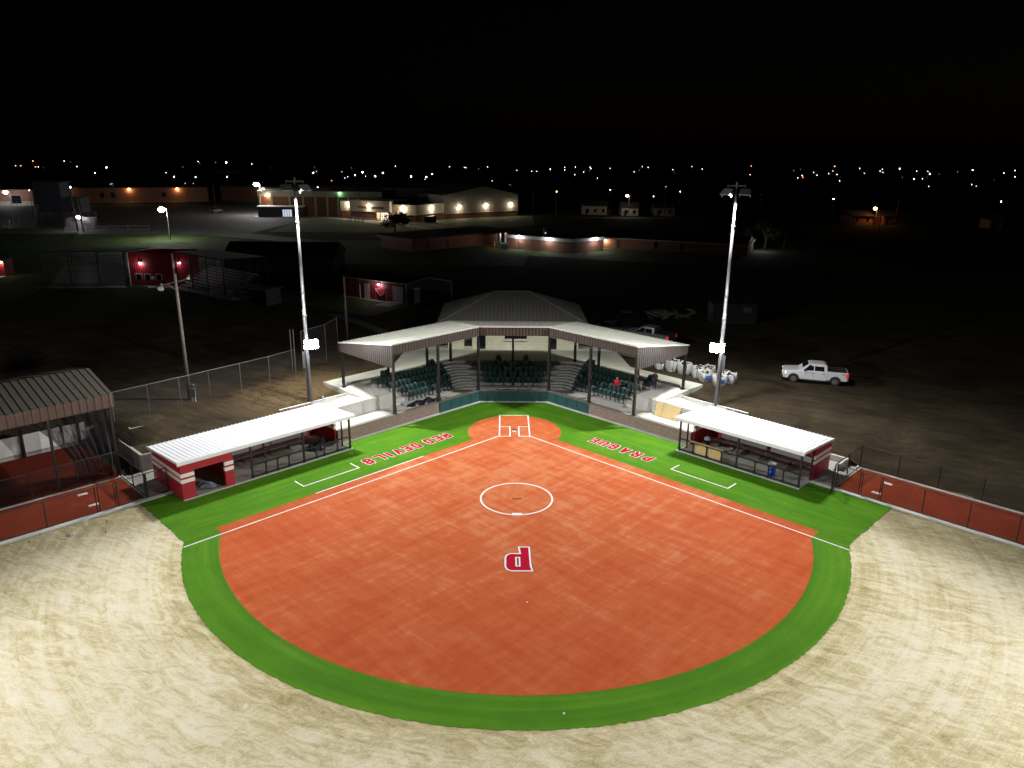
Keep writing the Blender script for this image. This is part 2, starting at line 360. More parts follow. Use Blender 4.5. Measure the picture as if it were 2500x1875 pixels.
M = dict(
 sand=m_sand(), infield=m_infield(), bullpen=m_bullpen(), cage_turf=plain('shaded_red_turf', (.075, .011, .006), .95, var=.2, spec=.05), turf=m_turf(), dirt=m_dirt(), lawn=m_lawn(), asphalt=m_asphalt(),  # cage_turf: red turf with the shade under the cage roof put into its colour
 road=m_asphalt('worn_road', (.11, .105, .10)), lot=m_asphalt('car_park', (.075, .07, .06)),
 paint=plain('field_white', (.76, .755, .73), .8, var=.09, fine=.3, spec=.1), red_turf=plain('crimson_turf', (.40, .004, .028), .9, var=.10, spec=.05, fine=.15),
 navy=plain('navy_turf', (.10, .03, .10), .85), rubber=plain('brown_rubber', (.10, .035, .02), .8),
 conc=concrete('new_concrete', (.60, .585, .53)), conc_j=concrete('jointed_concrete', (.56, .55, .50), 3.0), conc_w=concrete('wall_concrete', (.50, .50, .48)),
 conc_d=concrete('old_concrete', (.36, .35, .33), 1.6), conc_o=concrete('green_grey_concrete', (.50, .51, .43)), kerb=concrete('kerb_concrete', (.66, .67, .64)),
 block=brick('cream_block', (.70, .68, .50), (.72, .70, .53), (.58, .56, .42), .62), brickL=brick('brown_brick_a', (.21, .13, .11), (.31, .22, .19), (.42, .38, .35), 1.7, 'L'),
 brickR=brick('brown_brick_b', (.21, .13, .11), (.31, .22, .19), (.42, .38, .35), 1.7, 'R'), school_brick=brick('school_brick', (.30, .12, .075), (.36, .16, .10), (.34, .24, .19), 1.6),
 gym_brick=brick('gym_brick', (.27, .105, .055), (.31, .13, .07), (.28, .17, .12), .9), dark_brick=brick('dark_brick', (.15, .05, .03), (.19, .065, .04), (.14, .08, .06), 1.6),
 pad=plain('teal_pad', (.016, .072, .075), .55, var=.08), cap=plain('grey_brown_cap', (.16, .14, .125), .7),
 roof=plain('galvanised_roof', (.40, .41, .37), .5, .72, .05, 1.2), cage_roof=plain('cage_metal_roof', (.075, .068, .055), .55, .1, .1), roof_old=plain('grey_metal_roof', (.085, .084, .074), .55, .1, .1), fascia=plain('brown_metal_fascia', (.066, .053, .046), .55, var=.06),
 trim=plain('bright_metal_trim', (.62, .62, .60), .35, .3), steel_dk=plain('dark_bronze_steel', (.013, .011, .011), .5, var=.1), white_roof=plain('white_roof_panel', (.80, .83, .87), .35, var=.03),
 red_wall=plain('crimson_block', (.40, .012, .03), .6, var=.08, scale=1.2), white_band=plain('white_band', (.80, .79, .77), .6, var=.04), black=plain('black_steel', (.016, .015, .015), .45, var=.1),
 bench=plain('grey_bench', (.10, .105, .115), .45, .3), seat=plain('dark_green_plastic', (.020, .056, .053), .32, var=.14, scale=6), seat_leg=plain('seat_frame_black', (.013, .014, .016), .5),
 galv=plain('galvanised_pole', (.15, .155, .165), .45, .25, .1, 1.5), grey_steel=plain('grey_steel', (.14, .14, .14), .5, .3), wood_pole=plain('weathered_pole', (.11, .09, .075), .85, var=.25, scale=5),
 osb=m_osb(), glass=m_glass('dark_glass'), tarp=plain('black_tarp', (.022, .022, .028), .35, var=.4, scale=5), bag=plain('white_woven_sack', (.50, .50, .49), .75, var=.1, scale=6), bag_dirt=plain('dark_infill', (.035, .032, .03), .9, var=.3, scale=9),
 bag_blue=plain('blue_print', (.03, .12, .40), .7, var=.5, scale=7), strap=plain('dark_strap', (.03, .035, .05), .8), blue=plain('blue_plastic', (.012, .09, .55), .35, var=.1),
 truck_white=plain('white_car_paint', (.62, .63, .66), .3, var=.04, scale=1), truck_grey=plain('grey_car_paint', (.17, .18, .19), .3, .2, .05), tyre=plain('tyre_rubber', (.015, .015, .016), .85), rim=plain('alloy_rim', (.25, .25, .26), .35, .7), chrome=plain('dark_plastic', (.03, .03, .032), .5),
 fence_black=chainlink('black_chainlink', (.012, .012, .012)), fence_grey=chainlink('grey_chainlink', (.07, .07, .07), .06, .12), net=netting('black_net', (.03, .03, .034), .8), white_panel=plain('white_sheet', (.62, .61, .58), .6, var=.12, scale=.8),
 shed_red=plain('dark_red_siding', (.22, .012, .02), .5, var=.06), shed_trim=plain('pale_trim', (.50, .49, .46), .5), door_white=plain('white_door', (.62, .62, .60), .5, var=.05), shed_grey=plain('dark_grey_siding', (.05, .05, .055), .6),
 gym_cream=plain('cream_panel', (.48, .43, .33), .7, var=.06, scale=.5), gym_dark=plain('tan_metal_siding', (.21, .20, .16), .6, var=.06), roof_dark=plain('dark_flat_roof', (.035, .033, .03), .8), annex=plain('slate_wall', (.045, .05, .06), .7), alu=plain('aluminium_plank', (.55, .55, .56), .35, .6), leaf=plain('dark_foliage', (.035, .06, .018), .8, var=.5, scale=2), bark=plain('bark', (.10, .075, .055), .9),
 skin=plain('skin', (.52, .30, .22), .6, var=.05), jacket_red=plain('red_jacket', (.52, .012, .02), .75, var=.1), jeans=plain('blue_jeans', (.03, .045, .11), .85), dark_cloth=plain('dark_cloth', (.03, .028, .026), .85), olive_cloth=plain('brown_hoodie', (.055, .042, .03), .85), navy_cloth=plain('navy_cloth', (.02, .022, .05), .85), hair=plain('grey_hair', (.40, .36, .33), .7), hair_dark=plain('dark_hair', (.03, .022, .018), .7), shorts=plain('tan_cloth', (.30, .24, .18), .8),
 orange=plain('orange_plastic', (.75, .16, .04), .5), yellow=plain('yellow_sign', (.75, .45, .03), .5), rubble=plain('broken_concrete', (.20, .19, .165), .9, var=.3, scale=2), green_box=plain('green_steel_box', (.015, .026, .02), .5), house=plain('house_wall', (.42, .38, .30), .7), house_red=plain('house_red_wall', (.28, .12, .08), .8),
 flood=emit('floodlight_glow', (1.0, .98, .97), 420.0), lens=emit('cool_lens', (.93, .95, 1.0), 45.0), warm=emit('warm_lens', (1.0, .83, .62), 40.0), sodium=emit('sodium_lens', (1.0, .50, .16), 30.0), green_l=emit('green_lens', (.35, 1.0, .55), 12.0), tail=emit('tail_lamp_glow', (1.0, .02, .03), .7), head=emit('head_lamp_glow', (1.0, .86, .78), 3.5), doorlit=emit('lit_doorway', (1.0, .82, .58), 1.6), doorcool=emit('lit_doorway_cool', (.75, .85, 1.0), .7), led_lip=emit('led_lip', (.95, .97, 1.0), 2.2),
)

def point_light(name, parent, loc, power, col=(1, 1, 1), r=.15, typ='POINT', target=None, cone=None, blend=.5):
    d = bpy.data.lights.new(name, typ); d.energy = power; d.color = col; d.shadow_soft_size = r
    o = bpy.data.objects.new(name, d); COL.objects.link(o)
    if typ == 'SPOT':
        d.spot_size = cone; d.spot_blend = blend
        o.rotation_euler = (Vector(target)-Vector(loc)).to_track_quat('-Z', 'Y').to_euler()
    o.parent = parent; o.location = Vector(loc) - (abs_loc(parent) if parent else Vector((0, 0, 0)))
    return o
# ================================================================== the setting
T8 = math.tan(PI/8)
GZ = 1.6                                  # level of the land round the stand
def sstep(a, b, x):
    t = max(0, min(1, (x-a)/(b-a))); return t*t*(3-2*t)

# ---- upper land: one sheet that fans out from the back of the field to the horizon
def ground():
    B = []                                # (point on inner edge, outward direction, inner height, rise length)
    for u in (3000, 900, 300, 160, 110, 80, 65, 55, 48, 42, 37, 33, 30, 27.5, 25.02): B.append((LF(u, 21.7), LF(0, 1), 1.15, 6))
    for u in (25.0, 22, 19, 16, 13, 11, 9, 7.5, 6.4, 5): B.append((LF(u, 14.72), LF(0, 1), 1.27, 5))
    for u in (1, -3, -7): B.append((LF(u, 16.5), LF(0, 1), 1.5, 4))
    for x in (-4, 0, 4): B.append((Vector((x, 16.5, 0)), Vector((0, 1, 0)), 1.5, 4))
    for u in (-7, -3, 1): B.append((RT(u, 16.5), RT(0, 1), 1.5, 4))
    for u in (5, 6.4, 7.5, 9, 11): B.append((RT(u, 14.72), RT(0, 1), 1.27, 5))
    for u, z in ((12.5, 1.2), (14, 1.2), (16, 1.15), (18, 1.0), (20, .78), (21.5, .55), (22.5, .35)): B.append((RT(u, 12.95), RT(0, 1), z, 6))
    for u in (23.4, 24.2, 26, 28, 30, 33, 37, 42, 48, 55, 65, 80, 110, 160, 300, 900, 3000): B.append((RT(u, 13.05), RT(0, 1), .02, 7))
    D = [0, .25, .6, 1, 1.6, 2.4, 3.4, 4.6, 6, 8, 10.5, 13.5, 17, 22, 28, 36, 48, 64, 90, 130, 200, 320, 520, 900, 1800, 3600]
    rnd = random.Random(3); P = []; F = []
    for p, d, z0, L in B:
        p = Vector(p); d = Vector(d).normalized()
        for k, t in enumerate(D):
            q = p + d*t
            z = z0 + (GZ-z0)*sstep(0, L, t)
            if 0 < k < 18: z += rnd.uniform(-.05, .05)
            P.append((q.x, q.y, z))
    n = len(D)
    for i in range(len(B)-1):
        for k in range(n-1): F.append((i*n+k, i*n+k+1, (i+1)*n+k+1, (i+1)*n+k))
    o = structure(MB().add(P, F), 'ground', M['dirt'], smooth=True, origin=(0, 0, 0))
ground()
# dirt bank between the ramp wall and the retaining wall behind the left dugout
structure(MB(LF).quad((10.2, 12.9, 1.22), (24.95, 12.9, 1.15), (24.95, 14.8, 1.27), (10.2, 14.8, 1.28)), 'dirt_bank', M['dirt'])
# the outfield reaches beyond the frame on every side
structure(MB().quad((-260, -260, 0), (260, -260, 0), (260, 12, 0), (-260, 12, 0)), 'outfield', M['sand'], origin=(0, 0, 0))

# ---- green turf
AC = (-.05, -13.55)
def arc_pts(r, a0, a1, n, wob=0.0, rnd=random.Random(5)):
    out = []
    for i in range(n+1):
        a = a0 + (a1-a0)*i/n; q = r + rnd.uniform(-wob, wob)
        out.append((AC[0] + q*math.sin(a), AC[1] - q*math.cos(a)))
    return out
def fan(mb, pts, c, z):                   # a flat sheet given by its outline, fanned from an inner point
    n = len(pts); mb.add([(c[0], c[1], z)] + [(x, y, z) for x, y in pts], [(0, 1+i, 1+(i+1) % n) for i in range(n)])
def xy(p): return (p.x, p.y)
def jag(a, b, n, w, rnd):
    a = Vector(a[:2]); b = Vector(b[:2]); nrm = Vector((-(b-a).y, (b-a).x)).normalized()
    return [tuple(a + (b-a)*i/n + nrm*(rnd.uniform(-w, w) if 0 < i < n else 0)) for i in range(n+1)]
rj = random.Random(11)
def arc_angle(p): return math.atan2(p.x-AC[0], -(p.y-AC[1]))
pr, pl = RT(27.6, -.05), LF(27.6, -.05)
turf_out = [xy(LF(27.12, 7.62)), (-7.62*T8, 7.62), (7.62*T8, 7.62), xy(RT(27.29, 7.62))]
turf_out += jag(RT(27.29, 7.6), RT(27.26, .6), 30, .05, rj) + jag(RT(27.26, .6), pr, 4, .03, rj)
turf_out += arc_pts(20.33, arc_angle(pr), arc_angle(pl), 260, .035)
turf_out += jag(pl, LF(27.26, .6), 4, .03, rj) + jag(LF(27.26, .6), LF(27.12, 7.6), 30, .05, rj)
mb = MB(); fan(mb, turf_out, (0, -8), .03)
n = len(turf_out)
mb.add([(x, y, .03) for x, y in turf_out] + [(x, y, -.02) for x, y in turf_out], [(i, (i+1) % n, n+(i+1) % n, n+i) for i in range(n)])
structure(mb, 'turf', M['turf'], origin=(0, 0, 0))
# ---- red infield: fair ground, a strip outside the foul lines, and the circle round home
ar, al = RT(25.45, -.15), LF(25.35, -.15)
inf = [xy(LF(3.72, .95)), xy(LF(25.13, .95)), xy(LF(25.2, .0))]
inf += arc_pts(18.33, arc_angle(LF(25.32, -.2)), arc_angle(RT(25.5, -.3)), 160)
inf += [xy(RT(25.3, .0)), xy(RT(25.3, .95)), xy(RT(3.72, .95))]
hc = (0, -.18); R0 = 3.86
a0 = math.atan2(RT(3.72, .95).y-hc[1], RT(3.72, .95).x-hc[0]); a1 = PI - a0
inf += [(hc[0] + R0*math.cos(a0 + (a1-a0)*i/60), hc[1] + R0*math.sin(a0 + (a1-a0)*i/60)) for i in range(1, 60)]
mb = MB(); fan(mb, inf, (0, -6), .036); structure(mb, 'infield', M['infield'], origin=(0, 0, 0))

# ---- white lines
LZ = .042
def strip(mb, a, b, w, z=LZ):
    a = Vector(a[:2]); b = Vector(b[:2]); d = (b-a).normalized(); q = Vector((-d.y, d.x))*w/2
    mb.quad(*[(p.x, p.y, z) for p in (a+q, b+q, b-q, a-q)])
def line(name, segs, w=.1):
    mb = MB()
    for i, (a, b) in enumerate(segs): strip(mb, a, b, w, LZ + .0007*i)
    return structure(mb, name, M['paint'])
line('foul_line', [(RT(1.87, -.03), RT(27.55, -.03))], .1)
line('foul_line', [(LF(1.87, -.03), LF(27.55, -.03))], .1)
W = 1.235
line('batter_box_line', [((-W, 3.72), (W, 3.72)), ((-W, 3.78), (-W, -1.42)), ((W, 3.78), (W, -1.42)), ((-W, .87), (-.33, .87)), ((W, .87), (.33, .87)),
     ((-.37, .93), (-.37, -1.42)), ((.37, .93), (.37, -1.42)), ((-W, -1.37), (-.33, -1.37)), ((W, -1.37), (.33, -1.37))], .11)
PC = (-.01, -12.8)
mb = MB(); N = 128
for i in range(N):
    a, b = 2*PI*i/N, 2*PI*(i+1)/N
    mb.quad(*[(PC[0]+r*math.cos(t), PC[1]+r*math.sin(t), LZ) for r, t in ((2.33, a), (2.45, a), (2.45, b), (2.33, b))])
structure(mb, 'pitching_circle_line', M['paint'])
line('coach_box_line', [(RT(13.6, 3.64), RT(13.6, 2.48)), (RT(13.55, 2.53), RT(18.25, 2.53)), (RT(18.2, 2.48), RT(18.2, 3.68))], .1)
line('coach_box_line', [(LF(13.65, 3.64), LF(13.65, 2.45)), (LF(13.6, 2.5), LF(18.25, 2.5)), (LF(18.2, 2.45), LF(18.2, 3.68))], .1)
line('running_lane_line', [(LF(8.93, .95), LF(18.2, .95))], .1)
# ---- plates
o = MB().prism([(-.22, .14), (-.01, .43), (.2, .14), (.2, -.30), (-.22, -.30)], .037, .046).build('home_plate', M['rubber'])
tag(o, 'home plate, a brown pentagon with a white front edge between the batter boxes', 'home plate')
MB().prism([(-.2, -.17), (-.01, -.08), (.18, -.17), (.18, -.29), (-.2, -.29)], .047, .056).build('white_edge', M['paint'], o, origin=o.location)
o = MB().bx(-.31, .31, -12.93, -12.83, .037, .058).build('pitching_socket', M['rubber']); tag(o, 'dark brown pitching plate slot in the middle of the chalk circle', 'pitching plate')
o = MB().bx(-.325, .315, -15.28, -14.98, .037, .062).build('pitching_rubber', M['paint']); tag(o, 'white pitching rubber lying on the outfield side of the chalk circle', 'pitching rubber')
structure(MB().quad((-.45, -12.82, .0375), (.5, -12.82, .0375), (.5, -10.8, .0375), (-.45, -10.8, .0375)), 'worn_patch', plain('worn_infill', (.50, .145, .058), .9, var=.2, scale=3, fine=.3, spec=.1))

# ---- turf lettering
GLY = dict(R=[(0,0,0,1),(0,1,.8,1),(0,.5,.8,.5),(1,.62,1,.88),(.8,1,1,.88),(.8,.5,1,.62),(.5,.5,1,0)],
 E=[(0,0,0,1),(0,1,1,1),(0,.5,.75,.5),(0,0,1,0)], D=[(0,0,0,1),(0,1,.75,1),(0,0,.75,0),(1,.2,1,.8),(.75,1,1,.8),(.75,0,1,.2)],
 V=[(0,1,.5,0),(.5,0,1,1)], I=[(.5,0,.5,1)], L=[(0,0,0,1),(0,0,1,0)],
 S=[(.15,0,.85,0),(1,.15,1,.38),(.85,0,1,.15),(.85,.5,1,.38),(.15,.5,.85,.5),(0,.62,0,.85),(.15,.5,0,.62),(.15,1,0,.85),(.15,1,.85,1),(.85,1,1,.85),(0,.15,.15,0),(1,.85,1,.76),(0,.24,0,.15)],
 P=[(0,0,0,1),(0,1,.8,1),(0,.45,.8,.45),(1,.57,1,.88),(.8,1,1,.88),(.8,.45,1,.57)],
 A=[(0,0,.4,1),(.4,1,.6,1),(1,0,.6,1),(.2,.34,.8,.34)], G=[(.2,1,.85,1),(.85,1,1,.8),(0,.2,0,.8),(0,.8,.2,1),(0,.2,.2,0),(.2,0,1,0),(1,0,1,.45),(1,.45,.55,.45)],
 U=[(0,.2,0,1),(1,.2,1,1),(.2,0,.8,0),(0,.2,.2,0),(.8,0,1,.2)])
def glyph(mb, ch, o, ex, ey, w, h, t, z, grow=0.0):
    k = 0
    for x0, y0, x1, y1 in GLY[ch]:
        a = Vector((x0*(w-t), y0*(h-t))); b = Vector((x1*(w-t), y1*(h-t))); d = (b-a).normalized(); q = Vector((-d.y, d.x))
        hw = t/2 + grow; a -= d*hw; b += d*hw
        P = [o + ex*(p.x+t/2-w/2) + ey*(p.y+t/2) for p in (a+q*hw, b+q*hw, b-q*hw, a-q*hw)]
        mb.quad(*[(p.x, p.y, z + k*.0006) for p in P]); k += 1
def word(frame, letters, ex, ey, v0, label):
    base = Vector((0, 0, 0)); o0 = frame(sum(u for _, u in letters)/len(letters), v0-.6)
    t = thing('turf_lettering', label, 'lettering', (o0.x, o0.y, .03))
    mw, mr = MB(), MB()
    for ch, u in letters:
        o = frame(u, v0); w = .24 if ch == 'I' else .66
        glyph(mw, ch, o, ex, ey, w, 1.06, .245, .034, .045); glyph(mr, ch, o, ex, ey, w, 1.06, .245, .044, 0)
    mw.build('white_border', M['paint'], t); mr.build('letters', M['red_turf'], t)
word(LF, [('R', 4.86), ('E', 5.74), ('D', 6.7), ('D', 7.98), ('E', 8.88), ('V', 9.72), ('I', 10.58), ('L', 11.42), ('S', 12.48)], LF(1, 0), LF(0, -1), 3.54,
     'red letters with white borders reading RED DEVILS on the green turf')
word(RT, [('P', 11.25), ('R', 10.18), ('A', 9.08), ('G', 8.0), ('U', 7.03), ('E', 6.1)], RT(-1, 0), RT(0, -1), 3.56, 'red letters with white borders reading PRAGUE on the green turf')
# the big P behind the circle
def inset(pts, d):
    n = len(pts); out = []; A = sum(pts[i][0]*pts[(i+1) % n][1]-pts[(i+1) % n][0]*pts[i][1] for i in range(n)); s = 1 if A > 0 else -1
    for i in range(n):
        p, q, r = Vector(pts[i-1]), Vector(pts[i]), Vector(pts[(i+1) % n]); a = (q-p).normalized(); b = (r-q).normalized()
        na, nb = Vector((-a.y, a.x))*s, Vector((-b.y, b.x))*s; m = (na+nb).normalized(); out.append(tuple(q + m*d/max(.35, m.dot(na))))
    return out
PP = [(-.03, -19.24), (.69, -19.24), (.70, -20.6), (.72, -21.4), (.80, -21.97), (-.43, -21.97), (-.68, -21.83), (-.81, -21.5), (-.81, -20.45), (-.69, -20.13), (-.45, -19.99), (.04, -19.99)]
HOLE = [(-.19, -20.44), (.09, -20.44), (.09, -21.46), (-.19, -21.46)]
t = thing('turf_lettering', 'large red letter P with white outline on the red infield behind the circle', 'lettering', (0, -20.6, .036))
for nm, mt, d, z in (('dark_edge', 'navy', -.035, .040), ('white_border', 'paint', 0, .0435), ('letter', 'red_turf', .1, .047)):
    mb = MB(); q = inset(PP, d); mb.quad(*[(x, y, z) for x, y in q]); mb.build(nm, M[mt], t)
MB().quad(*[(x, y, .0505) for x, y in HOLE]).build('white_counter', M['paint'], t)
MB().quad(*[(x, y, .054) for x, y in inset(HOLE, .085)]).build('dark_counter', M['navy'], t)

# ---- small balls and scraps left on the turf
for x, y, l in ((.37, -25.0, 'small white ball left on the red infield beyond the big letter'), (1.66, -33.0, 'small white ball left on the green turf near its outer edge')):
    o = MB().ball((x, y, .08), .05, 8, 6).build('ball', M['paint'], smooth=True); tag(o, l, 'ball')

# ================================================================== concrete round the field
def wings(mb_fn):                          # build the same thing in the left and the right frame
    return [mb_fn(LF, 'L'), mb_fn(RT, 'R')]
# kerb at the foot of the backstop and brick walls
mb = MB()
kp = [LF(11.9, 7.44), LF(11.9, 7.62), Vector((-7.62*T8, 7.62, 0)), Vector((7.62*T8, 7.62, 0)), RT(11.9, 7.62), RT(11.9, 7.44), Vector((7.44*T8, 7.44, 0)), Vector((-7.44*T8, 7.44, 0))]
mb.prism([xy(LF(11.9, 7.3)), xy(LF(11.9, 7.62)), (-7.62*T8, 7.62), (-7.3*T8, 7.3)], 0, .075)
mb.prism([(-7.3*T8, 7.3), (-7.62*T8, 7.62), (7.62*T8, 7.62), (7.3*T8, 7.3)], 0, .075)
mb.prism([(7.3*T8, 7.3), (7.62*T8, 7.62), xy(RT(11.9, 7.62)), xy(RT(11.9, 7.3))], 0, .075)
structure(mb, 'kerb', M['kerb'])
# kerbs along the dugouts and the bullpens
for Fr, u_end in ((LF, 24.95), (RT, 21.75)):
    structure(MB(Fr).bx(11.85, u_end, 5.9, 6.02, 0, .06).bx(11.8, 11.95, 6.02, 7.6, 0, .06), 'kerb', M['kerb'])
structure(MB(LF).bx(24.98, 90, 7.62, 7.98, 0, .08).bx(26.35, 26.6, 7.99, 12.7, 0, .07).bx(26.36, 90, 12.72, 13.02, 0, .08), 'kerb', M['kerb'])
structure(MB(RT).bx(21.78, 120, 7.62, 7.98, 0, .08).bx(23.1, 23.38, 7.99, 12.7, 0, .07).bx(23.0, 120, 12.72, 13.04, 0, .09), 'kerb', M['kerb'])
# floors
for Fr, u_end in ((LF, 24.95), (RT, 21.75)):
    structure(MB(Fr).bx(11.96, u_end-.02, 6.03, 10.9, 0, .05), 'dugout_floor', M['conc_d'])
structure(MB(LF).bx(24.97, 26.34, 8.0, 12.7, 0, .045).bx(19, 24.96, 10.92, 12.7, 0, .046), 'concrete_pad', M['conc_d'])
structure(MB(RT).bx(21.77, 23.09, 8.0, 12.7, 0, .045).bx(14, 21.76, 10.92, 12.7, 0, .046), 'concrete_pad', M['conc_d'])
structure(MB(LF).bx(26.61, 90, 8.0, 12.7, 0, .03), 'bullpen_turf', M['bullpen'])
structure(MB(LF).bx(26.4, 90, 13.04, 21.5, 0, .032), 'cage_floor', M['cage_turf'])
structure(MB(RT).bx(23.4, 120, 8.0, 12.7, 0, .03), 'bullpen_turf', M['bullpen'])
structure(MB(LF).bx(24.99, 26.35, 12.75, 21.5, 0, .02), 'dirt_floor', M['dirt'])
# walkway behind the brick walls, at field level
for Fr in (LF, RT):
    structure(MB(Fr).bx(-3.2 if False else 2.4, 11.95, 7.93, 12.0, 0, .04), 'walkway', M['conc'])
# ================================================================== backstop and brick walls
def wall_seg(Fr, u0, u1, z1, name, m, cap=True): pass
t = thing('backstop_wall', 'low backstop wall behind home plate covered with teal pads', 'wall', (0, 7.75, 0))
mb = MB()
mb.prism([xy(LF(1.72, 7.64)), xy(LF(1.72, 7.92)), (-7.92*T8, 7.92), (-7.64*T8, 7.64)], 0, 1.02)
mb.prism([(-7.64*T8, 7.64), (-7.92*T8, 7.92), (7.92*T8, 7.92), (7.64*T8, 7.64)], 0, 1.02)
mb.prism([(7.64*T8, 7.64), (7.92*T8, 7.92), xy(RT(1.72, 7.92)), xy(RT(1.72, 7.64))], 0, 1.02)
mb.build('wall_core', M['conc_w'], t)
mb = MB()
for a in ([xy(LF(1.72, 7.60)), xy(LF(1.72, 7.96)), (-7.96*T8, 7.96), (-7.6*T8, 7.6)], [(-7.6*T8, 7.6), (-7.96*T8, 7.96), (7.96*T8, 7.96), (7.6*T8, 7.6)], [(7.6*T8, 7.6), (7.96*T8, 7.96), xy(RT(1.72, 7.96)), xy(RT(1.72, 7.6))]):
    mb.prism(a, 1.02, 1.10)
mb.build('wall_cap', M['cap'], t)
def pad(Fr, a, b):
    mb = MB(Fr); mb.bx(a+.012, b-.012, 7.545, 7.638, .08, 1.015); mb.build('wall_pad', M['pad'], t, bevel=.012)
xs = [-3.13, -2.42, -.03, 2.42, 3.13]
cx = lambda x, y, z=0.0: Vector((x, y, z))
for a, b in zip(xs, xs[1:]): pad(cx, a, b)
us = [-3.11, -2.0, -.82, .42, 1.70]
for Fr in (LF, RT):
    for a, b in zip(us, us[1:]): pad(Fr, a, b)
for Fr, mk, lab in ((LF, 'brickL', 'low brown brick wall between the teal pads and the left dugout'), (RT, 'brickR', 'low brown brick wall between the teal pads and the right dugout')):
    t2 = thing('brick_wall', lab, 'wall', Fr(6.8, 7.75))
    MB(Fr).bx(1.73, 12.05, 7.63, 7.93, 0, 1.0).build('bricks', M[mk], t2)
    MB(Fr).bx(1.73, 12.1, 7.59, 7.97, 1.0, 1.08).build('wall_cap', M['cap'], t2)
# ================================================================== grandstand terraces
DK = [11.25 + .84*k for k in range(4)] + [14.61]
ZK = [.2 + .33*k for k in range(5)]
UE = [2.75, 3.15, 3.6, 4.05, 4.5]
t = thing('grandstand_terrace', 'stepped concrete seating terrace wrapped round home plate under the canopy', 'grandstand', (0, 12, 0))
def ring(d, ue, d2, ue2):
    return [xy(LF(ue, d)), (-d*T8, d), (d*T8, d), xy(RT(ue, d)), xy(RT(ue2, d2)), (d2*T8, d2), (-d2*T8, d2), xy(LF(ue2, d2))]
for k in range(5):
    d2 = DK[k+1]+.02 if k < 4 else 15.45
    pts = ring(DK[k], UE[k], d2, UE[k]); mb = MB()
    q = pts
    mb.prism([q[0], q[1], q[6], q[7]], 0, ZK[k]); mb.prism([q[1], q[2], q[5], q[6]], 0, ZK[k]); mb.prism([q[2], q[3], q[4], q[5]], 0, ZK[k])
    mb.build('terrace_step', M['conc_w'], t)
for sg in (-1, 1):                         # half steps in the two aisles
    for k in range(5):
        d = DK[k]; z = ZK[k]-.165
        Fr = RT if sg > 0 else LF
        mb = MB(); dd = d-.40
        c0 = Vector((sg*d*T8, d)); c1 = Vector((sg*dd*T8, dd))
        e = Vector((sg*1.0, 0)); w = Fr(1, 0).to_2d()
        mb.prism([tuple(c0-e*1.2), tuple(c0), tuple(c1), tuple(c1-e*1.2)], 0, z); mb.prism([tuple(c0), tuple(c0+w*1.1), tuple(c1+w*1.1), tuple(c1)], 0, z)
        mb.build('aisle_step', M['conc_w'], t)
# aisle floor between the backstop and the first row
mb = MB(); 
q = ring(7.93, 2.4, 11.26, 2.4)
mb.prism([q[0], q[1], q[6], q[7]], 0, .04); mb.prism([q[1], q[2], q[5], q[6]], 0, .04); mb.prism([q[2], q[3], q[4], q[5]], 0, .04)
structure(mb, 'walkway', M['conc'])
# concourse behind the top row, out to the building
CZ = 1.75
mb = MB()
q = ring(15.45, 6.9, 17.9, 6.9)
mb.prism([q[0], q[1], q[6], q[7]], 1.2, CZ); mb.prism([q[1], q[2], q[5], q[6]], 1.2, CZ); mb.prism([q[2], q[3], q[4], q[5]], 1.2, CZ)
mb.prism([xy(LF(-1.0, 17.9)), (-17.9*T8, 17.9), (17.9*T8, 17.9), xy(RT(-1.3, 17.9)), (10.95, 21.6), (-11.3, 21.6)], 1.2, CZ)
structure(mb, 'concourse', M['conc_o'])
# side ramps that come down from the concourse and run along the top of the retaining walls
for Fr in (LF, RT):
    mb = MB(Fr)
    mb.hexa([(4.52,12.2,0),(6.1,12.2,0),(6.9,15.44,0),(4.52,15.44,0),(4.52,12.2,1.27),(6.1,12.2,1.27),(6.9,15.44,CZ),(4.52,15.44,CZ)])
    mb.hexa([(3.5,12.2,0),(4.51,12.2,0),(4.51,14.6,0),(4.06,14.6,0),(3.5,12.2,1.26),(4.51,12.2,1.26),(4.51,14.6,1.55),(4.06,14.6,1.5)])
    mb.bx(2.76, 3.44, 11.75, 12.5, 0, .36).bx(2.9, 3.44, 12.51, 13.2, 0, .68)
    mb.hexa([(6.11,12.2,0),(13.5,12.2,0),(13.5,14.5,0),(6.11,14.5,0),(6.11,12.2,1.26),(13.5,12.2,.30),(13.5,14.5,.30),(6.11,14.5,1.26)])
    structure(mb, 'ramp', M['conc'])
for Fr, lab in ((LF, 'pale concrete retaining wall beside the ramp behind the left brick wall'), (RT, 'pale concrete retaining wall behind the plywood board')):
    t2 = thing('retaining_wall', lab, 'wall', Fr(8, 12.1))
    mb = MB(Fr); mb.bx(3.45, 13.5, 12.0, 12.19, 0, 1.29); mb.build('wall_face', M['conc_w'], t2)
    mb = MB(Fr); mb.bx(3.43, 13.5, 11.985, 12.0, .93, .955).bx(3.4, 13.5, 11.97, 12.21, 1.29, 1.31); mb.build('wall_lip', M['conc'], t2)
    mb = MB(Fr); mb.bx(6.5, 13.2, 14.52, 14.70, 0, 1.36); mb.build('ramp_wall', M['kerb'], t2)
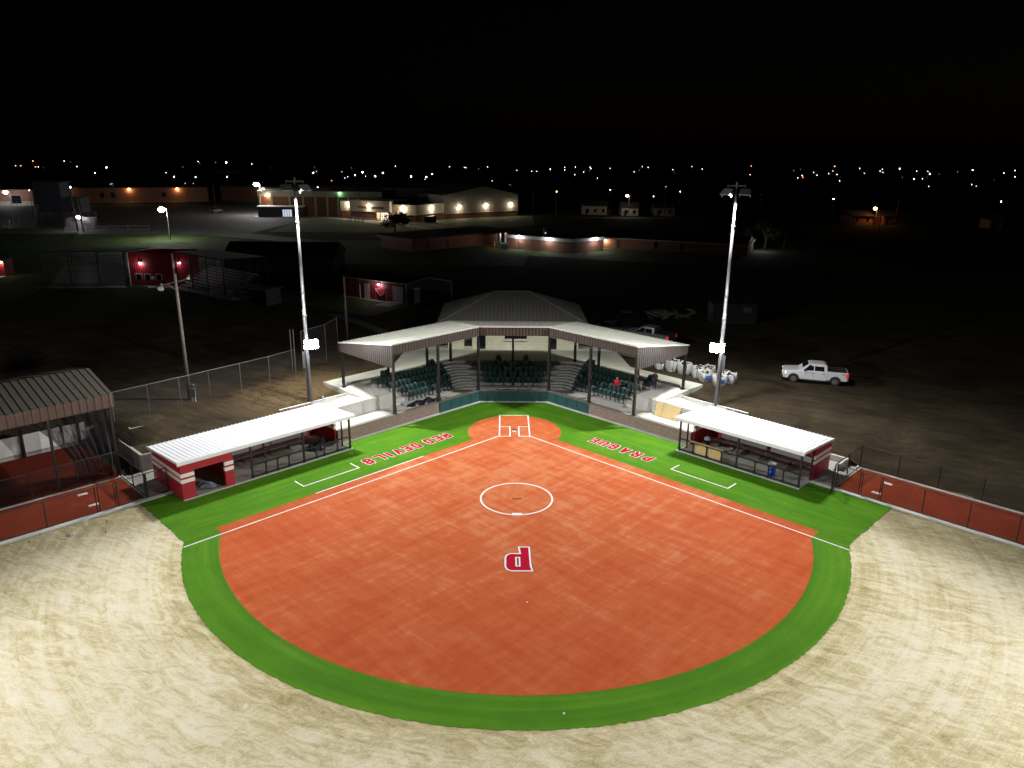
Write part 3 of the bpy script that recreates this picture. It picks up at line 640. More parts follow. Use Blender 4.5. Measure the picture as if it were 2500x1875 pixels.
# wall along the left end, by the batting cage, and its return behind the dugout
t2 = thing('retaining_wall', 'weathered concrete retaining wall beside the batting cage', 'wall', LF(25, 17))
MB(LF).bx(24.9, 25.1, 12.86, 21.5, 0, 1.28).build('wall_face', M['conc_d'], t2)
MB(LF).bx(13.6, 25.1, 12.7, 12.86, 0, 1.28).build('return_wall', M['conc_d'], t2)
t2 = thing('retaining_wall', 'short concrete wall with a pale top behind the right dugout', 'wall', RT(22, 12.2))
MB(RT).bx(13.6, 20.5, 12.75, 12.93, 0, .9).bx(20.5, 22.4, 12.75, 12.93, 0, .5).bx(22.22, 22.4, 11.2, 12.74, 0, .55).build('wall_face', M['kerb'], t2)
# plywood sheet leaning on the right retaining wall
o = MB(RT).hexa([(5.95,11.55,.05),(8.38,11.55,.05),(8.38,11.58,.05),(5.95,11.58,.05),(5.95,11.93,1.24),(8.38,11.93,1.24),(8.38,11.96,1.24),(5.95,11.96,1.24)]).build('plywood_board', M['osb'])
tag(o, 'yellow chipboard sheet leaning against the concrete retaining wall', 'board')
# ================================================================== canopy over the stand
D0, D1 = 7.56, 15.55
def rz(d): return 7.13 - (d-7.6)*1.27/7.9
UEND = 6.5
t = thing('grandstand_canopy', 'grey metal canopy folded in three round the home plate seats', 'canopy', (0, 11, 1.75))
mb = MB()
def roofpoly(pts):                        # pts: list of (xy, d)
    n = len(pts); mb.add([(p[0], p[1], rz(d)) for p, d in pts] + [(p[0], p[1], rz(d)-.1) for p, d in pts],
        [tuple(range(n)), tuple(range(n, 2*n))[::-1]] + [(i, (i+1) % n, n+(i+1) % n, n+i) for i in range(n)])
for Fr, sg in ((LF, -1), (RT, 1)):
    roofpoly([((sg*D0*T8, D0), D0), (xy(Fr(UEND, D0)), D0), (xy(Fr(UEND, D1)), D1), ((sg*D1*T8, D1), D1)])
roofpoly([((-D0*T8, D0), D0), ((D0*T8, D0), D0), ((D1*T8, D1), D1), ((-D1*T8, D1), D1)])
rib = MB()
def ribline(fr, u, da, db, w=.03, h=.05):
    a = [fr(u-w, da), fr(u+w, da), fr(u+w, db), fr(u-w, db)]; dd = [da, da, db, db]
    rib.hexa([(p.x, p.y, rz(d)-.01) for p, d in zip(a, dd)] + [(p.x, p.y, rz(d)+h) for p, d in zip(a, dd)])
for Fr in (LF, RT):
    u = -6.3
    while u < UEND-.1:
        ribline(Fr, u, max(D0, -u/T8), D1); u += .41
x = -6.2
while x < 6.3:
    ribline(lambda a, b: Vector((a, b, 0)), x, max(D0, abs(x)/T8), D1); x += .305
rf = mb.build('roof', M['roof'], t); sub(rib, 'standing_seams', M['roof'], rf)
# fascia panels
mb = MB()
for Fr in (LF, RT):
    o, a = Fr(-D0*T8+.02, 7.6), Fr(UEND, 7.6)
    nrm = Fr(0, -1)
    mb.ribbed((o.x, o.y, 6.24), (a-o), (0, 0, .83), nrm, .30, .05, .045)
    e0, e1 = Fr(UEND, 7.62), Fr(UEND, 15.5); nn = Fr(1, 0)
    # end panel: level foot, top follows the roof
    L = (e1-e0).length; k = 27; P = []; Fc = []
    prof = []
    for i in range(k):
        m = (i+.5)*L/k; prof += [(m-.09, 0), (m-.05, .045), (m+.05, .045), (m+.09, 0)]
    prof = [(0, 0)] + prof + [(L, 0)]; ee = (e1-e0)/L
    for s, h in prof: q = e0 + ee*s + nn*h; P.append((q.x, q.y, 5.06))
    for s, h in prof: q = e0 + ee*s + nn*h; P.append((q.x, q.y, rz(7.62+s)-.1))
    N = len(prof); Fc = [(i, i+1, N+i+1, N+i) for i in range(N-1)]
    q = [e0-nn*.03, e1-nn*.03]; b = len(P)
    P += [(q[0].x, q[0].y, 5.06), (q[1].x, q[1].y, 5.06), (q[1].x, q[1].y, rz(15.5)-.1), (q[0].x, q[0].y, rz(7.62)-.1)]; Fc.append((b, b+1, b+2, b+3))
    Fc += [(0, N-1, b+1, b)]
    mb.add(P, Fc)
mb.ribbed((-D0*T8, 7.6, 6.27), (2*D0*T8, 0, 0), (0, 0, .80), (0, -1, 0), .30, .06, .05)
mb.build('fascia', M['fascia'], t)
mb = MB()
for Fr, sg in ((LF, -1), (RT, 1)):         # bright edge trim and gutters
    a = Vector((sg*7.52*T8, 7.52, 0)); b = Fr(UEND+.06, 7.52); a2 = Vector((sg*7.6*T8, 7.6, 0)); b2 = Fr(UEND+.06, 7.6)
    mb.hexa([(p.x, p.y, 7.05) for p in (a, b, b2, a2)] + [(p.x, p.y, 7.17) for p in (a, b, b2, a2)])
    c = [Fr(UEND+.005, 7.61), Fr(UEND+.07, 7.61), Fr(UEND+.07, D1), Fr(UEND+.005, D1)]; zz = [rz(7.6), rz(7.6), rz(D1), rz(D1)]
    mb.hexa([(p.x, p.y, z-.06) for p, z in zip(c, zz)] + [(p.x, p.y, z+.05) for p, z in zip(c, zz)])
mb.hexa([(x, y, 7.05) for x, y in ((-7.52*T8, 7.52), (7.52*T8, 7.52), (7.6*T8, 7.6), (-7.6*T8, 7.6))] + [(x, y, 7.17) for x, y in ((-7.52*T8, 7.52), (7.52*T8, 7.52), (7.6*T8, 7.6), (-7.6*T8, 7.6))])
mb.build('edge_trim', M['trim'], t)
# frame: columns and the beams on them
def column(Fr, u, v, z0, z1):
    mb = MB(Fr); w = .1; mb.bx(u-w, u+w, v-w, v+w, z0, z1).bx(u-.17, u+.17, v-.17, v+.17, z0, z0+.05)
    mb.build('column', M['steel_dk'], t)
mb = MB()
for Fr in (LF, RT):
    for u in (6.38, 1.57, -3.22): column(Fr, u, 7.80, 1.09, 6.9)
    for u in (6.38, 1.42, -3.3, -6.35): column(Fr, u, 15.3, CZ if u < 6 else CZ, rz(15.3)-.2)
    for v in (7.72, 15.3): 
        p = [Fr(-v*T8, v-.08), Fr(UEND-.1, v-.08), Fr(UEND-.1, v+.08), Fr(-v*T8, v+.08)]
        mb.hexa([(q.x, q.y, rz(v)-.45) for q in p] + [(q.x, q.y, rz(v)-.11) for q in p])
    for u in (6.35, 1.5, -3.2):
        p = [Fr(u-.07, 7.8), Fr(u+.07, 7.8), Fr(u+.07, 15.3), Fr(u-.07, 15.3)]; zz = [rz(7.8), rz(7.8), rz(15.3), rz(15.3)]
        mb.hexa([(q.x, q.y, z-.4) for q, z in zip(p, zz)] + [(q.x, q.y, z-.115) for q, z in zip(p, zz)])
column(world_frame, 0, 15.3, CZ, rz(15.3)-.2)
for v in (7.72, 15.3):
    mb.bx(-v*T8, v*T8, v-.08, v+.08, rz(v)-.46, rz(v)-.12)
mb.build('roof_beam', M['steel_dk'], t)
for Fr, lab in ((LF, 'thin net cable strung below the left fascia of the canopy'), (RT, 'thin net cable strung below the right fascia of the canopy')):
    pts = [Fr(-3.1 + 9.4*i/12, 7.7, 6.14 - .10*math.sin(PI*i/12)) for i in range(13)]
    o = MB().tube(pts, .018, 5).build('net_cable', M['grey_steel']); tag(o, lab, 'cable')

# ================================================================== stadium seats
def seat_proto():
    r = thing('stadium_seat', 'x', 'seat', (0, 0, 0))
    mb = MB(); n = 6; m = 5                # bowed back with rounded top corners
    P = []; Fc = []
    for sgn, off in ((0, 0), (1, .035)):
        for j in range(m+1):
            z = .40 + .47*j/m; wd = .235 - (.05 if j == m else (.012 if j == m-1 else 0))
            for i in range(n+1):
                x = -wd + 2*wd*i/n; y = .12 + .10*(j/m)**1.4 - .05*(1-(x/.235)**2)*-1 + off
                P.append((x, y, z))
    N = (n+1)*(m+1)
    for k in (0, N):
        for j in range(m):
            for i in range(n): Fc.append((k+j*(n+1)+i, k+j*(n+1)+i+1, k+(j+1)*(n+1)+i+1, k+(j+1)*(n+1)+i))
    rim = [i for i in range(n+1)] + [j*(n+1)+n for j in range(1, m+1)] + [m*(n+1)+i for i in range(n-1, -1, -1)] + [j*(n+1) for j in range(m-1, 0, -1)]
    for a, b in zip(rim, rim[1:]+rim[:1]): Fc.append((a, b, N+b, N+a))
    mb.add(P, Fc); mb.build('backrest', M['seat'], r, smooth=True)
    mb = MB().hexa([(-.21,-.03,.44),(.21,-.03,.44),(.21,.05,.40),(-.21,.05,.40),(-.2,.05,.82),(.2,.05,.82),(.2,.11,.80),(-.2,.11,.80)])   # tipped-up pan
    mb.hexa([(-.22,-.06,.37),(.22,-.06,.37),(.22,.12,.37),(-.22,.12,.37),(-.22,-.06,.45),(.22,-.06,.45),(.22,.12,.45),(-.22,.12,.45)])
    mb.build('seat_pan', M['seat'], r, bevel=.015)
    for s in (-1, 1):
        x = s*.25
        mb = MB().bx(x-.02, x+.02, .02, .12, 0, .6).bx(x-.025, x+.025, -.22, .16, .60, .64).bx(x-.03, x+.03, -.08, .2, 0, .03)
        mb.build('leg', M['seat_leg'], r)
    return r
proto = seat_proto(); first = True
ORD = ['first', 'second', 'third', 'fourth', 'fifth', 'sixth', 'seventh', 'eighth', 'ninth', 'tenth', 'eleventh', 'twelfth', 'thirteenth', 'fourteenth', 'fifteenth', 'sixteenth', 'seventeenth', 'eighteenth']
ROW = ['front row', 'second row', 'third row', 'fourth row']
def put_seat(p, rz_, label, group):
    global first
    if first: r = proto; first = False
    else: r = dup(proto, (0, 0, 0))
    r.location = p; r.rotation_euler = (0, 0, rz_); r['label'] = label; r['group'] = group
ROWS = {'left': ((-3.40, 1.75, 11), (-4.0, 1.95, 12), (-4.3, 2.65, 14), (-4.6, 3.35, 16)), 'right': ((-3.5, 2.42, 12), (-4.0, 2.45, 13), (-4.3, 3.0, 15), (-4.6, 3.45, 16))}
PITCH = .505
for Fr, rot, nm in ((LF, PI/4, 'left'), (RT, -PI/4, 'right')):
    for k in range(4):
        ua, ub, n = ROWS[nm][k]
        for i in range(n):
            p = Fr(ua + (ub-ua)*(i+.5)/n, DK[k]+.50, ZK[k])
            put_seat(p, rot, 'dark green seat, %s from the aisle in the %s of the %s seating block' % (ORD[i], ROW[k], nm), 'seats of the %s seating block' % nm)
for k in range(4):
    n = (11, 12, 14, 16)[k]
    for i in range(n):
        put_seat(Vector(((i-(n-1)/2)*PITCH, DK[k]+.50, ZK[k])), 0, 'dark green seat, %s from the left in the %s of the centre block' % (ORD[i], ROW[k]), 'seats of the centre seating block')
for Fr, u, v, rot, lab in ((LF, 2.1, 15.15, PI/4, 'lone pair by the left end of the top terrace, outer seat'), (LF, 1.6, 15.15, PI/4, 'lone pair by the left end of the top terrace, inner seat'),
        (LF, -3.9, 15.1, PI/4, 'lone pair at the top of the left block near the aisle, inner seat'), (LF, -3.4, 15.1, PI/4, 'lone pair at the top of the left block near the aisle, outer seat'),
        (RT, -4.5, 15.15, -PI/4, 'lone pair at the top of the right block near the aisle, inner seat'), (RT, -4.0, 15.15, -PI/4, 'lone pair at the top of the right block near the aisle, outer seat'), (RT, 2.95, 15.0, -PI/4, 'single seat on the top terrace between two standing people'),
        (world_frame, -1.45, 15.2, 0, 'single seat on the top terrace left of the middle column'), (world_frame, 1.3, 15.2, 0, 'single seat on the top terrace right of the middle column')):
    put_seat(Fr(u, v, ZK[4]), rot, lab, 'single seats on the top terrace')

# ================================================================== building behind the stand
t = thing('press_building', 'cream block building with a grey hipped metal roof behind the canopy', 'building', (0, 25.2, CZ))
mb = MB()
X0, X1, Y0, Y1, ZT = -6.95, 7.1, 20.3, 30.1, 4.75
def wall_with_holes(mb, x0, x1, y, z0, z1, holes, th=.25):
    xs = sorted({x0, x1, *[h[0] for h in holes], *[h[1] for h in holes]})
    for a, b in zip(xs, xs[1:]):
        hs = sorted([(h[2], h[3]) for h in holes if h[0] <= a+1e-6 and h[1] >= b-1e-6]); z = z0
        for p, q in hs:
            if p > z: mb.bx(a, b, y, y+th, z, p)
            z = q
        if z < z1: mb.bx(a, b, y, y+th, z, z1)
HO = [(-5.2, -4.35, 2.0, 3.8), (-3.62, -2.9, 1.75, 3.9), (-.85, 1.55, 2.84, 3.9), (3.98, 4.78, 1.75, 3.9)]
wall_with_holes(mb, X0, X1, Y0, 1.2, ZT, HO)
mb.bx(X0, X0+.25, Y0+.25, Y1, 1.2, ZT).bx(X1-.25, X1, Y0+.25, Y1, 1.2, ZT).bx(X0+.25, X1-.25, Y1-.25, Y1, 1.2, ZT)
mb.build('wall', M['block'], t)
for k, h in enumerate(HO):
    f = MB().bx(h[0]+.02, h[1]-.02, Y0+.17, Y0+.2, h[2], h[3]).build('door' if k in (1, 3) else 'window', M['glass'], t)
    sub(MB().bx(h[0], h[0]+.06, Y0-.015, Y0+.16, h[2], h[3]).bx(h[1]-.06, h[1], Y0-.015, Y0+.16, h[2], h[3]).bx(h[0], h[1], Y0-.02, Y0+.16, h[3]-.07, h[3]+.01), 'frame', M['black'], f)
MB().bx(-.92, 1.62, Y0-.16, Y0-.002, 2.70, 2.83).build('counter', M['paint'], t)
MB().bx(-5.25, -4.3, Y0-.09, Y0-.002, 1.86, 1.99).build('sill', M['conc'], t)
hw, rh, zr, ye0, ye1 = 8.1, 1.9, 7.15, 19.7, 30.75; yc = (ye0+ye1)/2
mb = MB()
c = [(-hw, ye0, ZT-.1), (hw, ye0, ZT-.1), (hw, ye1, ZT-.1), (-hw, ye1, ZT-.1), (-rh, yc, zr), (rh, yc, zr)]
mb.add(c, [(0,1,5,4),(1,2,5),(2,3,4,5),(3,0,4),(0,3,2,1)])
rf = mb.build('roof', M['roof_old'], t)
rb = MB()
def hiprib(xa):                           # ribs on the two long slopes
    for sgn, ye in ((1, ye0), (-1, ye1)):
        f = 1 if abs(xa) <= rh else (hw-abs(xa))/(hw-rh)
        a = Vector((xa, ye, ZT-.1)); b = Vector((xa, ye+(yc-ye)*f, ZT-.1+(zr-ZT+.1)*f))
        rb.hexa([(a.x-.025,a.y,a.z-.01),(a.x+.025,a.y,a.z-.01),(b.x+.025,b.y,b.z-.01),(b.x-.025,b.y,b.z-.01),(a.x-.02,a.y,a.z+.04),(a.x+.02,a.y,a.z+.04),(b.x+.02,b.y,b.z+.04),(b.x-.02,b.y,b.z+.04)])
x = -hw+.2
while x < hw: hiprib(x); x += .42
for sx in (-1, 1):
    y = ye0+.3
    while y < ye1:
        f = min(1, (y-ye0)/(yc-ye0), (ye1-y)/(ye1-yc)); a = Vector((sx*hw, y, ZT-.1)); b = Vector((sx*(hw-(hw-rh)*f), y, ZT-.1+(zr-ZT+.1)*f))
        rb.hexa([(a.x,a.y-.025,a.z-.01),(a.x,a.y+.025,a.z-.01),(b.x,b.y+.025,b.z-.01),(b.x,b.y-.025,b.z-.01),(a.x,a.y-.02,a.z+.04),(a.x,a.y+.02,a.z+.04),(b.x,b.y+.02,b.z+.04),(b.x,b.y-.02,b.z+.04)]); y += .42
sub(rb, 'roof_ribs', M['roof_old'], rf)
cp = MB()
for a, b in ((0, 4), (3, 4), (1, 5), (2, 5), (4, 5)): cp.cyl(Vector(c[a])+Vector((0,0,.03)), Vector(c[b])+Vector((0,0,.03)), .07, .07, 6)
sub(cp, 'ridge_cap', M['trim'] if False else M['roof_old'], rf)

# ================================================================== dugouts
def dugout(Fr, sg, u1, label, has_room):
    t = thing('dugout', label, 'dugout', Fr((11.6+u1)/2, 8.5))
    V0, V1 = 5.92, 11.05
    zf = lambda v: 2.78 - (v-V0)*.34/(V1-V0)
    mb = MB(Fr); ua, ub = 11.56, u1
    mb.hexa([(ua,V0,zf(V0)-.16),(ub,V0,zf(V0)-.16),(ub,V1,zf(V1)-.16),(ua,V1,zf(V1)-.16),(ua,V0,zf(V0)),(ub,V0,zf(V0)),(ub,V1,zf(V1)),(ua,V1,zf(V1))])
    rf = mb.build('roof', M['white_roof'], t, bevel=.02)
    mb = MB(Fr); n = round((ub-ua)/.31)
    for i in range(n+1):
        u = ua + .02 + (ub-ua-.04)*i/n
        mb.hexa([(u-.03,V0+.02,zf(V0)-.01),(u+.03,V0+.02,zf(V0)-.01),(u+.03,V1,zf(V1)-.01),(u-.03,V1,zf(V1)-.01),(u-.018,V0+.02,zf(V0)+.03),(u+.018,V0+.02,zf(V0)+.03),(u+.018,V1+.04,zf(V1)+.03),(u-.018,V1+.04,zf(V1)+.03)])
    sub(mb, 'roof_ribs', M['white_roof'], rf)
    sub(MB(Fr).bx(ua-.012, ub+.012, V0-.03, V0-.002, zf(V0)-.25, zf(V0)-.02), 'gutter', M['white_roof'], rf)
    ut = 24.95 if has_room else 21.72      # outer end wall
    ZW = lambda v: zf(v)-.17
    def wallpiece(nm, pts_uv, z0, z1=None):
        P = [(u, v, z0) for u, v in pts_uv] + [(u, v, (ZW(v) if z1 is None else z1)) for u, v in pts_uv]
        w = MB(Fr).hexa(P).build(nm, M['red_wall'], t); return w
    def bands(w, pts_uv, out=.012):        # two white bands round a wall piece
        us = [p[0] for p in pts_uv]; vs = [p[1] for p in pts_uv]
        m2 = MB(Fr)
        for za, zb in ((1.2, 1.46), (1.6, 1.86)): m2.bx(min(us)-out, max(us)+out, min(vs)-out, max(vs)+out, za, zb)
        sub(m2, 'white_band', M['white_band'], w)
    def rect(a, b, c_, d): return [(a, c_), (b, c_), (b, d), (a, d)]
    w = wallpiece('back_wall', rect(12.25, ut, 10.7, 10.9), 0)
    bands(w, rect(12.25, ut, 10.7, 10.9))
    r = rect(12.05, 12.25, 7.9, 10.9); w = wallpiece('inner_end_wall', r, 0); bands(w, r)
    if has_room:
        r = rect(24.75, 24.95, 6.05, 10.69); w = wallpiece('outer_end_wall', r, 0); bands(w, r)
        r = rect(24.08, 24.74, 6.05, 6.25); w = wallpiece('front_pier', r, 0, 1.96); bands(w, r)
        r = rect(21.38, 21.98, 6.05, 6.25); w = wallpiece('front_pier', r, 0, 1.96); bands(w, r)
        wallpiece('door_lintel', rect(21.38, 24.74, 6.05, 6.25), 1.96)
        r = rect(21.38, 21.58, 6.26, 10.69); w = wallpiece('room_wall', r, 0)
    else:
        r = rect(21.52, 21.72, 8.1, 10.69); w = wallpiece('outer_end_wall', r, 0); bands(w, r)
        MB(Fr).bx(21.55, 21.65, 7.95, 8.05, 0, 2.3).build('post', M['black'], t)
    posts = (11.98, 15.97, 20.05) if has_room else (11.98, 16.85, 21.6)
    for u in posts: MB(Fr).bx(u-.06, u+.06, 6.06, 6.18, .05, zf(6.1)-.16).build('post', M['black'], t)
    MB(Fr).bx(12.1, 12.19, 6.9, 7.0, .05, zf(6.9)-.16).build('post', M['black'], t)
    MB(Fr).bx(12.02, posts[-1]-.05, 6.08, 6.16, .98, 1.07).build('top_rail', M['black'], t)
    MB(Fr).bx(12.02, posts[-1]-.05, 6.08, 6.16, .11, .21).build('bottom_rail', M['black'], t)
    stubs = (13.1, 14.25, 14.95, 17.2, 18.1, 19.0) if has_room else (13.2, 14.35, 15.6, 18.3, 19.35, 20.45)
    for u in stubs: MB(Fr).bx(u-.045, u+.045, 6.085, 6.155, .05, .98).build('rail_post', M['black'], t)
    # gusset plates at the rail corners
    mb = MB(Fr)
    for u in stubs + posts:
        for s in (-1, 1):
            for za, zb in ((.98, .86), (.21, .33)): 
                p = [(u+s*.045, za), (u+s*.16, za), (u+s*.045, zb)]
                mb.add([(a, 6.10, b) for a, b in p] + [(a, 6.14, b) for a, b in p], [(0,1,2),(3,4,5),(0,1,4,3),(1,2,5,4),(2,0,3,5)])
    mb.build('gusset', M['black'], t)
    return t
dugout(LF, -1, 25.15, 'longer dugout with a crimson room at one end and a white ribbed roof', True)
dugout(RT, 1, 21.82, 'shorter dugout with chipboard in its rail and a white ribbed roof', False)
def bench(Fr, u0, u1, label):
    t = thing('bench', label, 'bench', Fr((u0+u1)/2, 9.6, .05), 'dugout benches')
    MB(Fr).bx(u0, u1, 9.25, 9.55, .46, .51).build('seat', M['bench'], t)
    MB(Fr).hexa([(u0,9.66,.62),(u1,9.66,.62),(u1,9.70,.62),(u0,9.70,.62),(u0,9.76,1.02),(u1,9.76,1.02),(u1,9.80,1.02),(u0,9.80,1.02)]).build('backrest', M['bench'], t)
    n = max(2, round((u1-u0)/1.5)+1)
    for i in range(n):
        u = u0 + .15 + (u1-u0-.3)*i/(n-1)
        MB(Fr).bx(u-.03, u+.03, 9.28, 9.34, .05, .455).bx(u-.03, u+.03, 9.6, 9.655, .05, .62).bx(u-.03, u+.03, 9.3, 9.62, .40, .455).bx(u-.03, u+.03, 8.9, 9.7, .05, .085).build('leg', M['black'], t)
bench(LF, 13.6, 17.2, 'long grey bench in the left dugout, nearer the canopy')
bench(LF, 17.4, 21.0, 'long grey bench in the left dugout, nearer the crimson room')
bench(RT, 13.6, 17.4, 'long grey bench in the right dugout, nearer the canopy')
bench(RT, 17.6, 21.3, 'long grey bench in the right dugout, behind the blue barrel')
# chipboard in two bays of the right rail and a plank on top
for a, b, l in ((13.27, 14.28, 'chipboard panel in the dugout rail, the one nearer home plate'), (14.42, 15.53, 'chipboard panel in the dugout rail, the one nearer the blue barrel')):
    o = MB(RT).hexa([(a,6.18,.1),(b,6.18,.1),(b,6.21,.1),(a,6.21,.1),(a,6.175,.95),(b,6.175,.95),(b,6.205,.95),(a,6.205,.95)]).build('chipboard_panel', M['osb']); tag(o, l, 'board')
o = MB(RT).bx(12.95, 15.75, 6.04, 6.2, 1.075, 1.115).build('plank', plain('bare_plank', (.45, .33, .18), .7)); tag(o, 'bare timber plank lying on the rail of the right dugout', 'plank')
# barrel
def lathe(mb, c, prof, n=24):
    P = []; F = []
    for r, z in prof:
        for i in range(n): P.append((c[0]+r*math.cos(2*PI*i/n), c[1]+r*math.sin(2*PI*i/n), c[2]+z))
    for j in range(len(prof)-1):
        for i in range(n): F.append((j*n+i, j*n+(i+1) % n, (j+1)*n+(i+1) % n, (j+1)*n+i))
    F.append(tuple(range(n))[::-1]); return mb.add(P, F)
b = RT(19.28, 6.78, .05)
t = thing('barrel', 'blue plastic barrel standing behind the rail of the right dugout', 'barrel', b)
mb = MB(); lathe(mb, b, [(.24,0),(.28,.03),(.285,.3),(.30,.32),(.285,.34),(.285,.58),(.30,.60),(.285,.62),(.28,.86),(.29,.90),(.265,.90),(.255,.5),(.25,.06)]); mb.build('drum', M['blue'], t, smooth=True)
mb = MB(); lathe(mb, b, [(.262,.83),(.30,.91),(.29,.93),(.25,.88),(.24,.6)]); mb.build('bin_liner', M['bag'], t)
# bucket with a white lid/bag on it
b = RT(12.85, 8.85, .05)
t = thing('bucket', 'dark blue bucket with a white bag over it in the right dugout corner', 'bucket', b)
mb = MB(); lathe(mb, b, [(.15,0),(.19,.38),(.2,.4),(.18,.4)], 16); mb.build('pail', M['navy_cloth'], t, smooth=True)
rr = random.Random(2)
MB().ball(b+Vector((0,0,.46)), .24, 12, 8, 1.1, 1, .75, lambda q: q*(1+rr.uniform(-.18,.18))).build('white_bag', M['bag'], t, smooth=True)
def heap(name, Fr, u, v, z, su, sv, h, m, label, cat, seed, ang=0.0):
    """crumpled sheet: a bumpy mound with folds"""
    rr = random.Random(seed); n = 26; P = []; F = []
    ph = [(rr.uniform(1.5, 6), rr.uniform(1.5, 6), rr.uniform(0, 6)) for _ in range(5)]
    for j in range(n+1):
        for i in range(n+1):
            a, b = 2*i/n-1, 2*j/n-1; r = math.hypot(a, b)
            e = max(0, 1-r**2.2); w = sum(math.sin(k*a*2+l*b*2+f) for k, l, f in ph)/5
            hh = h*e**.7*(.62+.5*w) + rr.uniform(-.03, .03)*e
            ca, sa = math.cos(ang), math.sin(ang); x, y = a*su*(1+.1*w), b*sv*(1+.15*w)
            P.append((u+ca*x-sa*y, v+sa*x+ca*y, z+max(.004, hh)))
    for j in range(n):
        for i in range(n):
            if math.hypot(2*(i+.5)/n-1, 2*(j+.5)/n-1) < 1.02: F.append((j*(n+1)+i, j*(n+1)+i+1, (j+1)*(n+1)+i+1, (j+1)*(n+1)+i))
    used = sorted({k for f in F for k in f}); mp = {k: i for i, k in enumerate(used)}
    o = MB(Fr).add([P[k] for k in used], [tuple(mp[k] for k in f) for f in F]).build(name, m, smooth=True); tag(o, label, cat); return o
heap('tarpaulin', LF, 13.4, 8.1, .05, 1.3, .8, .62, M['tarp'], 'crumpled black tarpaulin heaped in the left dugout', 'tarpaulin', 4, -.3)
heap('tarpaulin', LF, .75, 10.75, .04, 1.9, .62, .5, M['tarp'], 'dark tarpaulin bundled in front of the first row of seats', 'tarpaulin', 9, .1)
heap('cloth_bundle', LF, 22.95, 7.2, .05, .8, .33, .38, plain('blue_grey_sheet', (.28, .33, .42), .7, var=.6, scale=4), 'pale blue sheet bundled on the floor of the crimson room', 'sheet', 6, 1.0)
heap('rock', LF, 31.65, 6.19, 0, .28, .2, .16, M['conc_d'], 'grey lump lying on the bare ground in front of the left bullpen', 'rock', 12)
heap('dark_sheet', LF, 25.75, 13.6, .02, .75, .6, .16, M['tarp'], 'dark sheet fallen on the dirt beside the batting cage', 'sheet', 14)
for i, (x, y, lab) in enumerate(((-28.42, -18.37, 'orange ground flag, the one nearest the left bullpen kerb'), (-28.54, -19.25, 'orange ground flag at the left edge of the bare ground'), (-25.29, -16.75, 'orange ground flag nearest the green turf'), (-24.67, -18.09, 'orange ground flag right of the grey lump'))):
    t = thing('ground_flag', lab, 'flag', (x, y, 0), 'orange marker flags')
    MB().cyl((x, y, 0), (x, y, .3), .006, .006, 5).build('wire', M['grey_steel'], t)
    MB().quad((x, y, .2), (x+.13, y-.05, .19), (x+.13, y-.05, .3), (x, y, .3)).build('flag', M['orange'], t)
